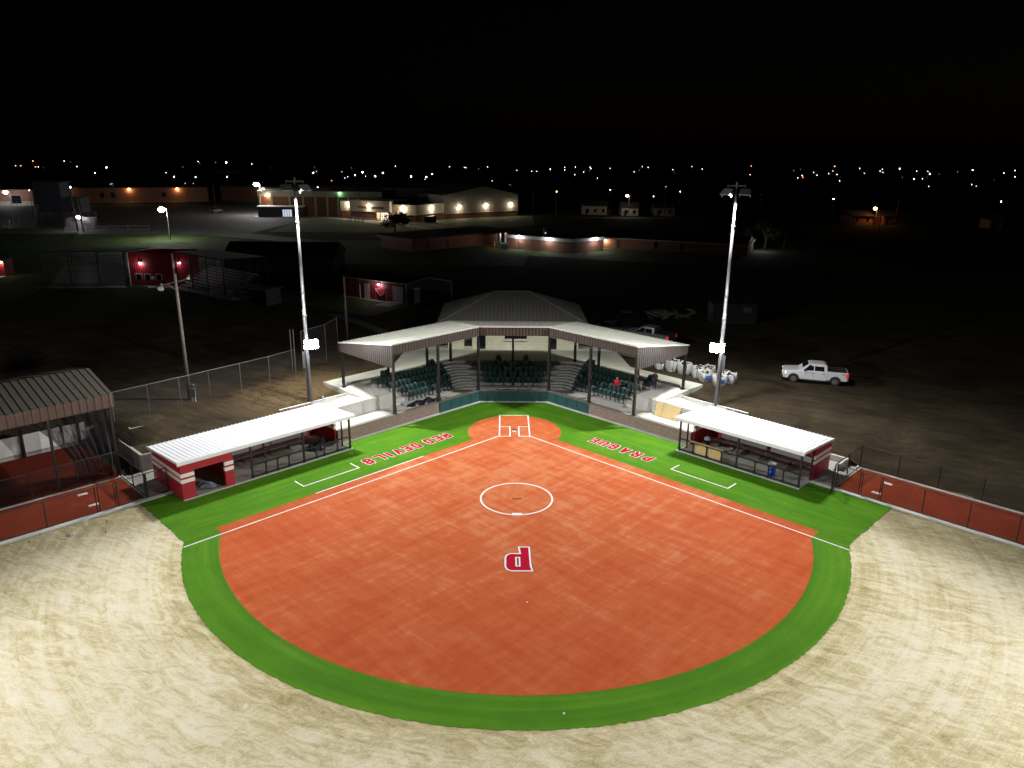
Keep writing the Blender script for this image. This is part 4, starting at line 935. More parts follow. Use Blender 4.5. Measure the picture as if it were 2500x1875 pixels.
# ================================================================== floodlight poles
def flood_pole(sg, label):
    x0, y0 = (17.55, 3.15) if sg > 0 else (-17.62, 3.35)
    b = Vector((x0, y0, 1.25)); t = thing('floodlight_pole', label, 'light pole', b, 'floodlight poles beside the stand')
    top = 19.7
    MB().cyl(b, (x0, y0, 9.5), .175, .14, 16).cyl((x0, y0, 9.5), (x0, y0, top), .138, .085, 16).build('pole', M['galv'], t, smooth=True)
    for z in (7.0, 8.9, 10.8, 16.6, 18.3):
        MB().cyl((x0, y0, z-.06), (x0, y0, z+.06), (.20 if z < 9.5 else .15), None, 16).build('collar', M['galv'], t)
    MB().bx(x0-.72, x0+.72, y0-.06, y0+.06, top, top+.1).bx(x0-.05, x0+.05, y0-.05, y0+.05, top+.1, top+.35).build('crossarm', M['galv'], t)
    # two luminaires: housing, visor and the bright lip under it
    for s, tgt in ((-1, Vector((sg*2-7, -18, 0))), (1, Vector((sg*2+7, -18, 0)))):
        c = Vector((x0+s*.68, y0-.22, top-.42)); d = (tgt-c); d.z = 0; d.normalize(); d = (d*.80 - Vector((0, 0, .60))).normalized()
        e = d.cross(Vector((0, 0, 1))).normalized(); g = e.cross(d)
        def bb(a0, a1, b0, b1, c0, c1): return [tuple(c+e*a+g*bq+d*q) for a, bq, q in ((a0,b0,c0),(a1,b0,c0),(a1,b1,c0),(a0,b1,c0),(a0,b0,c1),(a1,b0,c1),(a1,b1,c1),(a0,b1,c1))]
        mb = MB().hexa(bb(-.40,.40,-.20,.20,-.16,.02))
        mb.hexa(bb(-.42,.42,.201,.23,-.1,.62)); mb.hexa(bb(-.42,-.405,-.20,.20,.02,.45)); mb.hexa(bb(.405,.42,-.20,.20,.02,.45))
        lum = mb.build('luminaire', M['grey_steel'], t)
        sub(MB().hexa(bb(-.37,.37,-.17,.17,.021,.03)), 'lens', M['led_lip'], lum)
        sub(MB().tube([tuple(c+g*.22), (c.x, y0, top+.02)], .035, 6), 'bracket', M['galv'], lum)
        point_light('floodlight', lum, tuple(c+d*.75), NEAR_POWER, (1.0, .985, .95), .12, 'SPOT', tuple(c+Vector((tgt.x-c.x, tgt.y-c.y, 0))*.72+Vector((0, 0, -c.z))), math.radians(178), .55)
    # the low luminaire that throws its light up the pole
    c = Vector((x0 - sg*.5, y0-.42, 6.5)); d = Vector((-sg*.28, -.90, .33)).normalized(); e = d.cross(Vector((0, 0, 1))).normalized(); g = e.cross(d)
    def bb(a0, a1, b0, b1, c0, c1): return [tuple(c+e*a+g*bq+d*q) for a, bq, q in ((a0,b0,c0),(a1,b0,c0),(a1,b1,c0),(a0,b1,c0),(a0,b0,c1),(a1,b0,c1),(a1,b1,c1),(a0,b1,c1))]
    mb = MB(); heads = [(i*.40, j*.40 + .05*(i*i)) for i in (-1, 0, 1) for j in (-.5, .5)]
    for a, bq in heads: q = c + e*a + g*bq; mb.cyl(q-d*.22, q, .10, .195, 14)
    mb.hexa(bb(-.62,.62,-.04,.04,-.30,-.23)); lum = mb.build('low_luminaire', M['grey_steel'], t)
    for a, bq in heads: q = c + e*a + g*bq; sub(MB().cyl(q+d*.002, q+d*.03, .19, .17, 16), 'lens', M['flood'], lum)
    sub(MB().tube([tuple(c-d*.2), (x0, y0, 6.35)], .05, 6), 'bracket', M['galv'], lum)
    point_light('low_floodlight', lum, tuple(c+d*.25+Vector((0, 0, -.1))), 700, (.96, .97, 1.0), .3)
    # light that runs up the shaft, as the low head is set to do
    point_light('uplight', lum, tuple(Vector((x0 - sg*.35, y0-1.3, 7.2))), 1500, (.93, .95, 1.0), .2, 'SPOT', (x0, y0, top), math.radians(30), .6)
    MB().bx(x0+sg*.24-.17, x0+sg*.24+.17, y0-.02, y0+.22, 4.35, 5.75).build('ballast_box', M['grey_steel'], t)
    MB().bx(x0+sg*.16, x0+sg*.24, y0-.05, y0+.05, 1.3, 6.2).build('conduit', M['grey_steel'], t)
    return t
flood_pole(-1, 'tall floodlight pole standing behind the longer dugout with the crimson room')
flood_pole(1, 'tall floodlight pole standing behind the shorter dugout, next to the white sacks')
# the matching pair beyond the outfield fence, behind the viewer: only their light reaches the picture
def far_lights():
    for sg in (-1, 1):
        for k, (tx, ty) in enumerate(((-sg*4, -38), (sg*16, -4))):
            d = bpy.data.lights.new('outfield_floodlight', 'SPOT'); d.energy = FAR_POWER*(3.5 if k == 0 else .45); d.color = (1.0, .985, .95); d.shadow_soft_size = .15
            d.spot_size = math.radians(92 if k == 0 else 42); d.spot_blend = .65 if k == 0 else 1.0
            o = bpy.data.objects.new('outfield_floodlight', d); COL.objects.link(o); o.location = (sg*44, -46, 20)
            o.rotation_euler = (Vector((tx, ty, 0))-o.location).to_track_quat('-Z', 'Y').to_euler()
far_lights()

# ================================================================== sacks of infill
def bulk_bag(x, y, z, w, h, rot, label, lean=(0, 0), seed=1, blue=None, open_=True, sag=0.0):
    rr = random.Random(seed); t = thing('bulk_bag', label, 'sack', (x, y, z), 'white bulk sacks beside the canopy')
    ca, sa = math.cos(rot), math.sin(rot)
    def F(a, b, c): 
        a2 = a + lean[0]*c; b2 = b + lean[1]*c
        return Vector((x + ca*a2 - sa*b2, y + sa*a2 + ca*b2, z + c))
    n, m = 28, 12; P = []; Fc = []; ph = [(rr.randint(2, 6), rr.uniform(0, 6), rr.uniform(2, 7)) for _ in range(4)]
    def rad(th, s):
        e = 5 - 1.2*s; c_, s_ = abs(math.cos(th)), abs(math.sin(th)); r = (c_**e + s_**e)**(-1/e)
        bulge = .90 + .15*math.sin(PI*min(1, s*.9)) + .03*max(0, s-.8)/.2
        wr = sum(math.sin(k*th+f+g*s) for k, f, g in ph)*.022
        return w/2*1.1*r*(bulge+wr)
    for j in range(m+1):
        s = j/m
        for i in range(n):
            th = 2*PI*i/n; r = rad(th, s); hh = h*s*(1-sag*.3*s*(.5+.5*math.sin(th+ph[0][1])))
            if j == m: hh += .07*math.sin(4*th+ph[1][1]) + .05*math.sin(7*th+ph[2][1])
            P.append((r*math.cos(th), r*math.sin(th), hh))
    for j in range(m):
        for i in range(n): Fc.append((j*n+i, j*n+(i+1) % n, (j+1)*n+(i+1) % n, (j+1)*n+i))
    # folded-in collar
    for j, (q, dz) in enumerate(((.86, -.02), (.70, -.10))):
        for i in range(n):
            a = P[m*n+i]; P.append((a[0]*q, a[1]*q, a[2]+dz + .02*math.sin(5*i)))
    for j in range(2):
        for i in range(n): Fc.append(((m+j)*n+i, (m+j)*n+(i+1) % n, (m+j+1)*n+(i+1) % n, (m+j+1)*n+i))
    Fc.append(tuple(range(n))[::-1]); body = MB(F).add(P, Fc).build('sack', M['bag'], t, smooth=True)
    if open_:
        k = (m+2)*n; mb = MB(F); ring_ = [P[k+i] for i in range(n)]
        mb.add([(0, 0, h*.93)] + [(p[0]*1.12, p[1]*1.12, p[2]+.035) for p in ring_], [(0, 1+i, 1+(i+1) % n) for i in range(n)]); mb.build('infill', M['bag_dirt'], t)
    mb = MB(F)
    for a in range(4):                     # lifting loops
        th = PI/4 + a*PI/2; r = rad(th, 1.0)*.93; pts = []
        for i in range(9):
            q = i/8; al = (q-.5)*.9; pts.append((r*math.cos(th+al*.8), r*math.sin(th+al*.8), h*(.95) + (.09+.06*rr.random())*math.sin(PI*q)))
        mb.tube(pts, .022, 5)
    mb.build('lifting_loop', M['bag'], t)
    mb = MB(F)
    for a in range(4):
        th = PI/4 + a*PI/2 + .18; pts = [(rad(th, s/6)*1.012*math.cos(th), rad(th, s/6)*1.012*math.sin(th), h*s/6) for s in range(7)]
        for p, q in zip(pts, pts[1:]):
            tx, ty = -math.sin(th)*.03, math.cos(th)*.03; mb.quad((p[0]-tx, p[1]-ty, p[2]), (p[0]+tx, p[1]+ty, p[2]), (q[0]+tx, q[1]+ty, q[2]), (q[0]-tx, q[1]-ty, q[2]))
    mb.build('strap', M['strap'], t)
    if blue is not None:
        mb = MB(F); P2 = []; a0, a1 = blue
        for j in range(5):
            for i in range(9):
                th = a0 + (a1-a0)*i/8; s = .30 + .42*j/4; r = rad(th, s)*1.014; P2.append((r*math.cos(th), r*math.sin(th), h*s))
        mb.add(P2, [(j*9+i, j*9+i+1, (j+1)*9+i+1, (j+1)*9+i) for j in range(4) for i in range(8)]); mb.build('printed_panel', M['bag_blue'], t)
GB = 1.56
bulk_bag(14.75, 13.7, GB, .95, .8, .3, 'slumped white sack with a green line, nearest the canopy fascia', (.35, 0), 1, None, True, .9)
bulk_bag(15.75, 12.95, GB, 1.12, 1.12, .5, 'fullest white sack with a dark blue side patch, second from the canopy fascia', (0, 0), 2, (-.5, .1))
bulk_bag(16.75, 11.95, GB, 1.1, 1.08, .6, 'plain white sack without print, just left of the rear canopy column', (0, 0), 3)
bulk_bag(17.75, 10.9, GB, .95, 1.0, .2, 'creased white sack just right of the rear canopy column', (.1, 0), 4, None, True, .5)
bulk_bag(18.2, 9.65, GB, 1.02, .88, .35, 'white sack with a broad blue print and black straps, in the middle of the heap', (0, 0), 5, (-2.1, -1.0))
bulk_bag(18.95, 11.3, GB, 1.0, .95, .8, 'half hidden white sack standing behind the sack with the broad blue print', (0, 0), 6, None, True, .4)
bulk_bag(19.15, 8.25, GB, 1.05, .95, .3, 'white sack with a blue square print right next to the floodlight pole', (0, 0), 7, (-2.3, -1.3))
bulk_bag(19.9, 9.75, GB, .9, .85, .1, 'small crumpled white sack behind the floodlight pole', (0, 0), 8, None, True, .8)
bulk_bag(20.4, 8.9, GB, .95, 1.0, .9, 'closed white sack leaning to the right at the far end of the row', (-.12, 0), 9, (2.6, 3.3), False, .3)

# ================================================================== people
def skinned(name, V, E, R, m, parent, sub_=1):
    me = bpy.data.meshes.new(name); me.from_pydata(V, E, []); o = bpy.data.objects.new(name, me); COL.objects.link(o)
    md = o.modifiers.new('Skin', 'SKIN'); md.use_smooth_shade = True
    for i, r in enumerate(R):
        sv = me.skin_vertices[0].data[i]; sv.radius = (r, r) if not isinstance(r, tuple) else r; sv.use_root = (i == 0)
    sd = o.modifiers.new('Sub', 'SUBSURF'); sd.levels = sd.render_levels = sub_
    bpy.context.view_layer.update()
    m2 = bpy.data.meshes.new_from_object(o.evaluated_get(bpy.context.evaluated_depsgraph_get()))
    bpy.data.objects.remove(o); m2.name = name; m2.materials.clear(); m2.materials.append(m)
    for p in m2.polygons: p.use_smooth = True
    o = bpy.data.objects.new(name, m2); COL.objects.link(o); o.parent = parent; return o
def person(loc, rot, label, top, legs, hair, pose, shoe='black', bare_shin=False):
    t = thing('person', label, 'person', loc); t.rotation_euler = (0, 0, rot)
    J = dict(pel=(0,0,.93), waist=(0,0,1.10), chest=(0,-.01,1.30), neck=(0,-.01,1.47), head=(0,-.02,1.56), crown=(0,-.02,1.70),
        hipL=(.10,0,.88), kneL=(.11,-.02,.48), ankL=(.12,.01,.09), toeL=(.14,-.16,.03), hipR=(-.10,0,.88), kneR=(-.11,-.02,.48), ankR=(-.12,.01,.09), toeR=(-.14,-.16,.03),
        shoL=(.20,0,1.40), elbL=(.27,.02,1.12), wriL=(.27,-.06,.88), shoR=(-.20,0,1.40), elbR=(-.27,.02,1.12), wriR=(-.27,-.06,.88))
    J.update(pose)
    names = list(J); idx = {n: i for i, n in enumerate(names)}; V = [J[n] for n in names]
    Rd = dict(pel=.125, waist=.115, chest=.13, neck=.052, head=.082, crown=.07, hipL=.085, kneL=.055, ankL=.04, toeL=.032, hipR=.085, kneR=.055, ankR=.04, toeR=.032, shoL=.055, elbL=.042, wriL=.028, shoR=.055, elbR=.042, wriR=.028)
    E = [('pel','waist'),('waist','chest'),('chest','neck'),('neck','head'),('head','crown'),('pel','hipL'),('hipL','kneL'),('kneL','ankL'),('ankL','toeL'),('pel','hipR'),('hipR','kneR'),('kneR','ankR'),('ankR','toeR'),('chest','shoL'),('shoL','elbL'),('elbL','wriL'),('chest','shoR'),('shoR','elbR'),('elbR','wriR')]
    V = [tuple(v) for v in V]; R = [Rd[n] for n in names]; E = [(idx[a], idx[b]) for a, b in E]
    nose = len(V); hd = Vector(J['head']); up = (Vector(J['crown'])-hd).normalized()
    V.append(tuple(hd + Vector((0, -.105, 0)) + up*.03)); R.append(.018); E.append((idx['head'], nose))
    for s in ('L', 'R'):                   # palm and five fingers
        w = Vector(J['wri'+s]); d = (w-Vector(J['elb'+s])).normalized(); sx = 1 if s == 'L' else -1
        side_ = Vector((0, -1, 0)) if abs(d.y) < .8 else Vector((sx, 0, 0)); pa = len(V)
        V.append(tuple(w+d*.07)); R.append(.03); E.append((idx['wri'+s], pa))
        for k in range(4):
            o = side_*(.027-.018*k); L = (.075, .085, .08, .06)[k]
            V.append(tuple(w+d*(.10+L*.5)+o)); R.append(.0095); E.append((pa, len(V)-1)); V.append(tuple(w+d*(.09+L)+o-Vector((sx*.02, 0, 0)))); R.append(.0085); E.append((len(V)-2, len(V)-1))
        V.append(tuple(w+d*.06+side_*.05)); R.append(.0105); E.append((pa, len(V)-1)); V.append(tuple(w+d*.10+side_*.062)); R.append(.009); E.append((len(V)-2, len(V)-1))
    skinned('body', V, E, R, M['skin'], t)
    def overlay(nm, ns, es, grow, m, extra=()):
        k = {n: i for i, n in enumerate(ns)}; skinned(nm, [tuple(J[n]) for n in ns], [(k[a], k[b]) for a, b in es], [Rd[n]+grow for n in ns], m, t)
    overlay('jacket', ['waist','chest','pel','neck','shoL','elbL','wriL','shoR','elbR','wriR'], [('pel','waist'),('waist','chest'),('chest','neck'),('chest','shoL'),('shoL','elbL'),('elbL','wriL'),('chest','shoR'),('shoR','elbR'),('elbR','wriR')], .03, top)
    low = ['pel','hipL','kneL','hipR','kneR'] if bare_shin else ['pel','hipL','kneL','ankL','hipR','kneR','ankR']
    ed = [('pel','hipL'),('hipL','kneL'),('pel','hipR'),('hipR','kneR')] + ([] if bare_shin else [('kneL','ankL'),('kneR','ankR')])
    overlay('trousers', low, ed, .018, legs)
    for s in ('L', 'R'): overlay('shoe', ['ank'+s, 'toe'+s], [('ank'+s, 'toe'+s)], .014, M[shoe])
    c = hd + up*.085 + Vector((0, .02, 0)); rr = random.Random(3)
    mb = MB(); mb.ball(c, .094, 14, 8, 1, 1.08, .88, lambda q: q*(1+rr.uniform(-.02, .02)) if q.z > -.03 else Vector((q.x, max(q.y, .02), q.z)))
    o = mb.build('hair', hair, None, smooth=True, origin=(0, 0, 0)); o.parent = t
    return t
person(RT(.95, 12.72, .86-.33), -PI/4+.2, 'person in a bright red jacket and dark trousers standing between the rows of seats', M['jacket_red'], M['dark_cloth'], M['hair'], dict(wriL=(.22,-.12,.9), wriR=(-.25,-.04,.87), elbR=(-.29,.04,1.12)))
person(RT(3.05, 13.55, 1.19), -1.5, 'person in navy top and pale shorts bending forward beside the outer front column', M['navy_cloth'], M['shorts'], M['hair'],
       dict(waist=(0,-.05,1.08), chest=(0,-.20,1.24), neck=(0,-.30,1.36), head=(0,-.37,1.42), crown=(0,-.43,1.54), shoL=(.2,-.2,1.32), shoR=(-.2,-.2,1.32), elbL=(.24,-.32,1.08), elbR=(-.24,-.32,1.08), wriL=(.16,-.48,.95), wriR=(-.16,-.48,.95)), 'black', True)
person(RT(4.15, 14.1, 1.5), -.9, 'person in brown hooded top and blue jeans with bowed head on the top terrace', M['olive_cloth'], M['jeans'], M['hair_dark'],
       dict(head=(0,-.08,1.54), crown=(0,-.13,1.66), elbL=(.28,-.02,1.12), elbR=(-.28,-.02,1.12), wriL=(.09,-.24,1.04), wriR=(-.09,-.24,1.04)))

# ================================================================== vehicles (built facing -x, then turned)
def pickup(loc, rot, paint, label, lit=True):
    t = thing('pickup_truck', label, 'pickup truck', (0, 0, 0))
    L, Wd = 5.8, 1.0
    def loft(name, secs, m, par=t, bevel=0, closed=True):
        """secs: list of (x, [(y,z)...]) cross sections"""
        mb = MB(); n = len(secs[0][1]); P = [(x, y, z) for x, pr in secs for y, z in pr]; F = []
        for j in range(len(secs)-1):
            for i in range(n): F.append((j*n+i, j*n+(i+1) % n, (j+1)*n+(i+1) % n, (j+1)*n+i))
        F += [tuple(range(n))[::-1], tuple(range((len(secs)-1)*n, len(secs)*n))]
        return mb.add(P, F).build(name, m, par, bevel=bevel)
    def sec(w, z0, z1, cr=.1, tw=None):
        tw = w if tw is None else tw
        return [(-w, z0), (w, z0), (w*1.0, (z0+z1)/2), (tw, z1-cr), (tw-cr, z1), (-tw+cr, z1), (-tw, z1-cr), (-w, (z0+z1)/2)]
    # lower body: bonnet, doors and bed side, with arches cut by dark wheel housings
    prof = [(-2.88, .55, 1.02, .90), (-2.80, .46, 1.10, .96), (-2.5, .44, 1.15, .98), (-1.55, .44, 1.22, 1.0), (-1.30, .44, 1.25, 1.0), (-.2, .44, 1.27, 1.0), (1.02, .44, 1.27, 1.0)]
    body = loft('body', [(x, sec(w, z0, z1, .07, w-.03)) for x, z0, z1, w in prof], paint)
    loft('cargo_bed', [(1.04, sec(1.0, .50, 1.30, .03)), (1.06, sec(1.0, .50, 1.31, .03)), (2.75, sec(1.0, .52, 1.31, .03)), (2.86, sec(.96, .56, 1.30, .03))], paint)
    MB().bx(1.14, 2.76, -.86, .86, 1.312, 1.325).build('bed_cover', M['chrome'], t)
    # cab with its glass
    cab = [(-1.42, [(-.86, 1.22), (.86, 1.22), (.84, 1.26), (-.84, 1.26)]), (-.62, [(-.90, 1.22), (.90, 1.22), (.70, 1.83), (-.70, 1.83)]), (-.35, [(-.91, 1.22), (.91, 1.22), (.72, 1.90), (-.72, 1.90)]), (.75, [(-.91, 1.22), (.91, 1.22), (.72, 1.90), (-.72, 1.90)]), (.98, [(-.91, 1.22), (.91, 1.22), (.74, 1.80), (-.74, 1.80)]), (1.03, [(-.91, 1.22), (.91, 1.22), (.78, 1.6), (-.78, 1.6)])]
    loft('cab', cab, paint)
    def on_side(s, x, z): 
        k = (z-1.22)/.68; return (x, s*(.905 - .20*k + .012), z)
    for s in (-1, 1):
        for a, b, c_, d in (((-1.02,1.27),(-.15,1.27),(-.15,1.78),(-.52,1.78)), ((-.07,1.27),(.78,1.27),(.74,1.78),(-.07,1.78))):
            MB().quad(*[on_side(s, *q) for q in (a, b, c_, d)]).build('window', M['glass'], t)
    MB().quad((-1.36, -.80, 1.285), (-1.36, .80, 1.285), (-.66, .66, 1.835), (-.66, -.66, 1.835)).build('windscreen', M['glass'], t)
    # wheels and housings
    for x in (-1.86, 1.79):
        for s in (-1, 1):
            w = MB().cyl((x, s*.76, .40), (x, s*1.02, .40), .40, .40, 24).build('wheel', M['tyre'], t)
            mb = MB().cyl((x, s*1.015, .40), (x, s*1.03, .40), .255, .235, 20)
            for k in range(6):
                a = PI*k/3; mb.hexa([(x+math.cos(a+q)*r, s*yy, .40+math.sin(a+q)*r) for yy in (1.031, 1.045) for q, r in ((-.25, .06), (-.12, .24), (.12, .24), (.25, .06))])
            sub(mb, 'rim', M['rim'], w)
            pts = [(x+.52*math.cos(a), .40+.52*math.sin(a)) for a in [PI*i/12 for i in range(13)]] + [(x-.52, .40), (x+.52, .40)]
            mb = MB(); pts = pts[:13]; n = len(pts)
            mb.add([(px, s*1.004, pz) for px, pz in pts] + [(px, s*1.010, pz) for px, pz in pts], [tuple(range(n)), tuple(range(n, 2*n))]); mb.build('wheel_arch', M['chrome'], t)
    for s in (-1, 1):
        MB().hexa([(-2.86, s*.62, .84), (-2.58, s*.995, .84), (-2.58, s*1.0, 1.06), (-2.86, s*.62, 1.06), (-2.89, s*.62, .84), (-2.60, s*1.015, .84), (-2.60, s*1.02, 1.06), (-2.89, s*.62, 1.06)]).build('headlight', M['head'] if lit else M['rim'], t)
        MB().bx(2.66, 2.885, min(s*.9, s*1.012), max(s*.9, s*1.012), .86, 1.22).build('tail_light', M['tail'], t)
        for xx in (-.28, .68): MB().bx(xx-.1, xx+.1, min(s*1.0, s*1.02), max(s*1.0, s*1.02), 1.04, 1.075).build('door_handle', M['chrome'], t)
        MB().bx(-1.02, -.86, min(s*1.0, s*1.2), max(s*1.0, s*1.2), 1.26, 1.44).build('mirror', M['chrome'], t)
        MB().bx(-1.3, 1.3, min(s*.92, s*1.03), max(s*.92, s*1.03), .33, .42).build('side_step', M['chrome'], t)
        mb = MB().bx(-.135, -.12, min(s*.99, s*1.003), max(s*.99, s*1.003), .5, 1.2).bx(.80, .815, min(s*.99, s*1.003), max(s*.99, s*1.003), .5, 1.2); mb.build('door_seam', M['chrome'], t)
        MB().bx(2.30, 2.62, min(s*1.0, s*1.004), max(s*1.0, s*1.004), 1.13, 1.19).build('decal', M['chrome'], t)
    MB().bx(-2.93, -2.80, -.95, .95, .42, .66).build('bumper', M['chrome'], t); MB().bx(2.84, 2.98, -.92, .92, .50, .70).build('bumper', M['chrome'], t)
    MB().bx(-2.905, -2.86, -.60, .60, .72, 1.04).build('grille', M['chrome'], t)
    MB().bx(2.862, 2.875, -.88, .88, .72, 1.22).build('tailgate', paint, t)
    t.location = loc; t.rotation_euler = (0, 0, rot); return t
pickup((28.5, 9.55, GZ-.02), math.radians(-18), M['truck_white'], 'white crew cab pickup parked on the dark dirt right of the floodlight pole')
pickup((15.6, 24.6, GZ-.02), math.radians(-40), M['truck_grey'], 'grey pickup half hidden behind the right wing of the canopy roof', False)
def hatchback(loc, rot, label, paint, lit):
    t = thing('car', label, 'car', (0, 0, 0))
    def loft(name, secs, m):
        mb = MB(); n = 6; P = []; F = []
        for x, w, z0, z1, tw in secs: P += [(x, -w, z0), (x, w, z0), (x, w, (z0+z1)/2), (x, tw, z1), (x, -tw, z1), (x, -w, (z0+z1)/2)]
        for j in range(len(secs)-1):
            for i in range(n): F.append((j*n+i, j*n+(i+1) % n, (j+1)*n+(i+1) % n, (j+1)*n+i))
        F += [tuple(range(n))[::-1], tuple(range((len(secs)-1)*n, len(secs)*n))]; return mb.add(P, F).build(name, m, t)
    loft('body', [(-2.2, .7, .4, .62, .65), (-2.05, .85, .3, .78, .78), (-1.0, .9, .28, .92, .82), (1.5, .9, .28, .98, .84), (2.15, .84, .34, .95, .76)], paint)
    loft('cabin', [(-1.05, .80, .90, .93, .78), (-.3, .80, .9, 1.40, .62), (.9, .80, .9, 1.44, .62), (1.85, .78, .93, .98, .74)], M['glass'])
    MB().bx(-.35, 1.0, -.62, .62, 1.40, 1.46).build('roof', paint, t)
    for x in (-1.35, 1.3):
        for s in (-1, 1): MB().cyl((x, s*.70, .31), (x, s*.91, .31), .31, .31, 18).build('wheel', M['tyre'], t)
    for s in (-1, 1):
        MB().bx(2.08, 2.17, min(s*.52, s*.8), max(s*.52, s*.8), .66, .84).build('tail_light', M['tail'] if lit else M['jacket_red'], t)
        MB().bx(-2.2, -2.1, min(s*.45, s*.7), max(s*.45, s*.7), .55, .68).build('headlight', M['rim'], t)
    t.location = loc; t.rotation_euler = (0, 0, rot); return t
hatchback((12.0, 28.6, GZ), math.radians(165), 'dark car nose to nose with the grey pickup behind the canopy roof', M['shed_grey'], False)
hatchback((-97.8, 201, GZ), math.radians(-110), 'car with two red tail lamps lit, far out on the dark car park', M['truck_grey'], True)
# ================================================================== bullpen fences and gates
def fence_run(Fr, pts, h, name, label, m_post, m_mesh, r=.042, mid=False, loc=None, tops=True, z0=0.03):
    """pts: posts in the local frame (u, v); rails, mesh and every post are parts"""
    t = thing(name, label, 'fence', Fr(*pts[0][:2], z0))
    for u, v in pts:
        a = Fr(u, v, z0); MB().cyl(a, a+Vector((0, 0, h+.04)), r, r, 10).build('post', M[m_post], t)
    for nm, z in (('top_rail', z0+h), ('bottom_rail', z0+.07)):
        mb = MB()
        for (u, v), (u2, v2) in zip(pts, pts[1:]): mb.cyl(Fr(u, v, z), Fr(u2, v2, z), r*.8, r*.8, 8)
        mb.build(nm, M[m_post], t)
    mb = MB()
    for (u, v), (u2, v2) in zip(pts, pts[1:]):
        a, b = Fr(u, v, z0+.07), Fr(u2, v2, z0+.07); mb.quad(tuple(a), tuple(b), (b.x, b.y, z0+h), (a.x, a.y, z0+h))
    mb.build('wire_mesh', M[m_mesh], t); return t
def gate(Fr, a, b, h, label, m_post='black', m_mesh='fence_black', z0=.05, mid=False):
    t = thing('gate', label, 'gate', Fr(*a, z0))
    A, B = Fr(*a, z0), Fr(*b, z0); mb = MB(); U = Vector((0, 0, 1))
    mb.tube([A+U*.06, A+U*h, B+U*h, B+U*.06, A+U*.06], .034, 8)
    if mid: mb.cyl(A+U*h*.5, B+U*h*.5, .022, .022, 8)
    mb.build('frame', M[m_post], t)
    MB().quad(tuple(A+U*.06), tuple(B+U*.06), tuple(B+U*h), tuple(A+U*h)).build('wire_mesh', M[m_mesh], t)
    mb = MB(); d = (B-A).normalized()
    for z in (.3, h-.3): mb.cyl(A+U*(z-.05), A+U*(z+.05), .045, .045, 8)
    mb.build('hinge', M[m_post], t); MB().bx(B.x-.05, B.x+.05, B.y-.05, B.y+.05, z0+h*.5-.06, z0+h*.5+.06).build('latch', M[m_post], t); return t
HF = 1.74
fence_run(LF, [(29.55, 8.06), (32.4, 8.06), (35.2, 8.06), (38, 8.06), (41, 8.06)], HF, 'chainlink_fence', 'black chain link fence along the field side of the left bullpen', 'black', 'fence_black')
fence_run(LF, [(28.28, 8.06), (26.58, 8.06)], HF, 'chainlink_fence', 'single short black chain link bay between the two gates of the left bullpen', 'black', 'fence_black')
gate(LF, (29.4, 8.06), (28.42, 8.06), HF-.04, 'narrow black wire gate into the left bullpen')
gate(LF, (26.45, 8.06), (25.12, 8.06), HF, 'black wire gate between the left bullpen and the crimson dugout wall', mid=True)
fence_run(LF, [(26.5, 8.06), (26.5, 10.5), (26.5, 12.85)], HF, 'chainlink_fence', 'black chain link fence across the end of the left bullpen beside the concrete pad', 'black', 'fence_black')
fence_run(LF, [(26.7, 12.9), (29.2, 12.9), (31.95, 12.9), (34.7, 12.9), (37.5, 12.9), (40.5, 12.9)], 1.9, 'chainlink_fence', 'black chain link fence between the left bullpen and the batting cage', 'black', 'fence_black')
fence_run(RT, [(26.42, 7.98), (28.98, 7.98), (31.62, 7.98), (34.25, 7.98), (36.9, 7.98), (39.5, 7.98)], HF, 'chainlink_fence', 'black chain link fence along the field side of the right bullpen', 'black', 'fence_black')
fence_run(RT, [(23.42, 7.98), (24.98, 7.98)], HF, 'chainlink_fence', 'single short black chain link bay at the near end of the right bullpen', 'black', 'fence_black')
gate(RT, (25.12, 7.98), (26.3, 7.98), HF-.04, 'narrow black wire gate into the right bullpen')
gate(RT, (23.28, 7.9), (23.62, 6.7), HF, 'black wire gate swung open over the turf next to the right dugout')
fence_run(RT, [(23.25, 8.0), (23.25, 10.4), (23.22, 12.9)], HF, 'chainlink_fence', 'black chain link fence across the end of the right bullpen beside the concrete pad', 'black', 'fence_black', mid=False)
fence_run(RT, [(23.2, 12.95), (25.84, 12.95), (28.5, 12.95), (31.2, 12.95), (33.85, 12.95), (36.5, 12.95), (39.1, 12.95)], HF, 'chainlink_fence', 'black chain link fence along the back of the right bullpen', 'black', 'fence_black')
for Fr, u, vs, nm in ((LF, 29.37, (11.6, 9.45), 'left'), (RT, 25.75, (11.37, 9.2), 'right')):
    for v, l in zip(vs, ('farther from', 'nearer')):
        o = MB(Fr).bx(u-.30, u+.30, v-.14, v+.14, .03, .06).build('pitching_rubber', M['paint']); tag(o, 'white pitching rubber on the red %s bullpen, the one %s the field fence' % (nm, l), 'pitching rubber')

# ================================================================== batting cage left
t = thing('batting_cage', 'open sided batting cage with a ribbed grey metal roof', 'shelter', LF(33, 17.3))
UA, UB, VA, VB, VR, ZE, ZR = 26.2, 48.0, 12.9, 21.7, 17.3, 6.1, 7.0
mb = MB(LF)
for va, vb in ((VA, VR), (VB, VR)):
    L = UB-UA; k = round(L/.46); d = Vector((0, vb-va, ZR-ZE)); nv = Vector((0, -(ZR-ZE)*(1 if vb > va else -1), abs(vb-va))).normalized()
    mb.ribbed((UA, va, ZE), (L, 0, 0), d, nv, .46, .06, .05)
rf = mb.build('roof', M['cage_roof'], t)
mb = MB(LF)
mb.ribbed((UA, VA, ZE-.92), (UB-UA, 0, 0), (0, 0, .92), (0, -1, 0), .46, .09, .05)
mb.ribbed((UA, VB, ZE-.92), (UB-UA, 0, 0), (0, 0, .92), (0, 1, 0), .46, .09, .05)
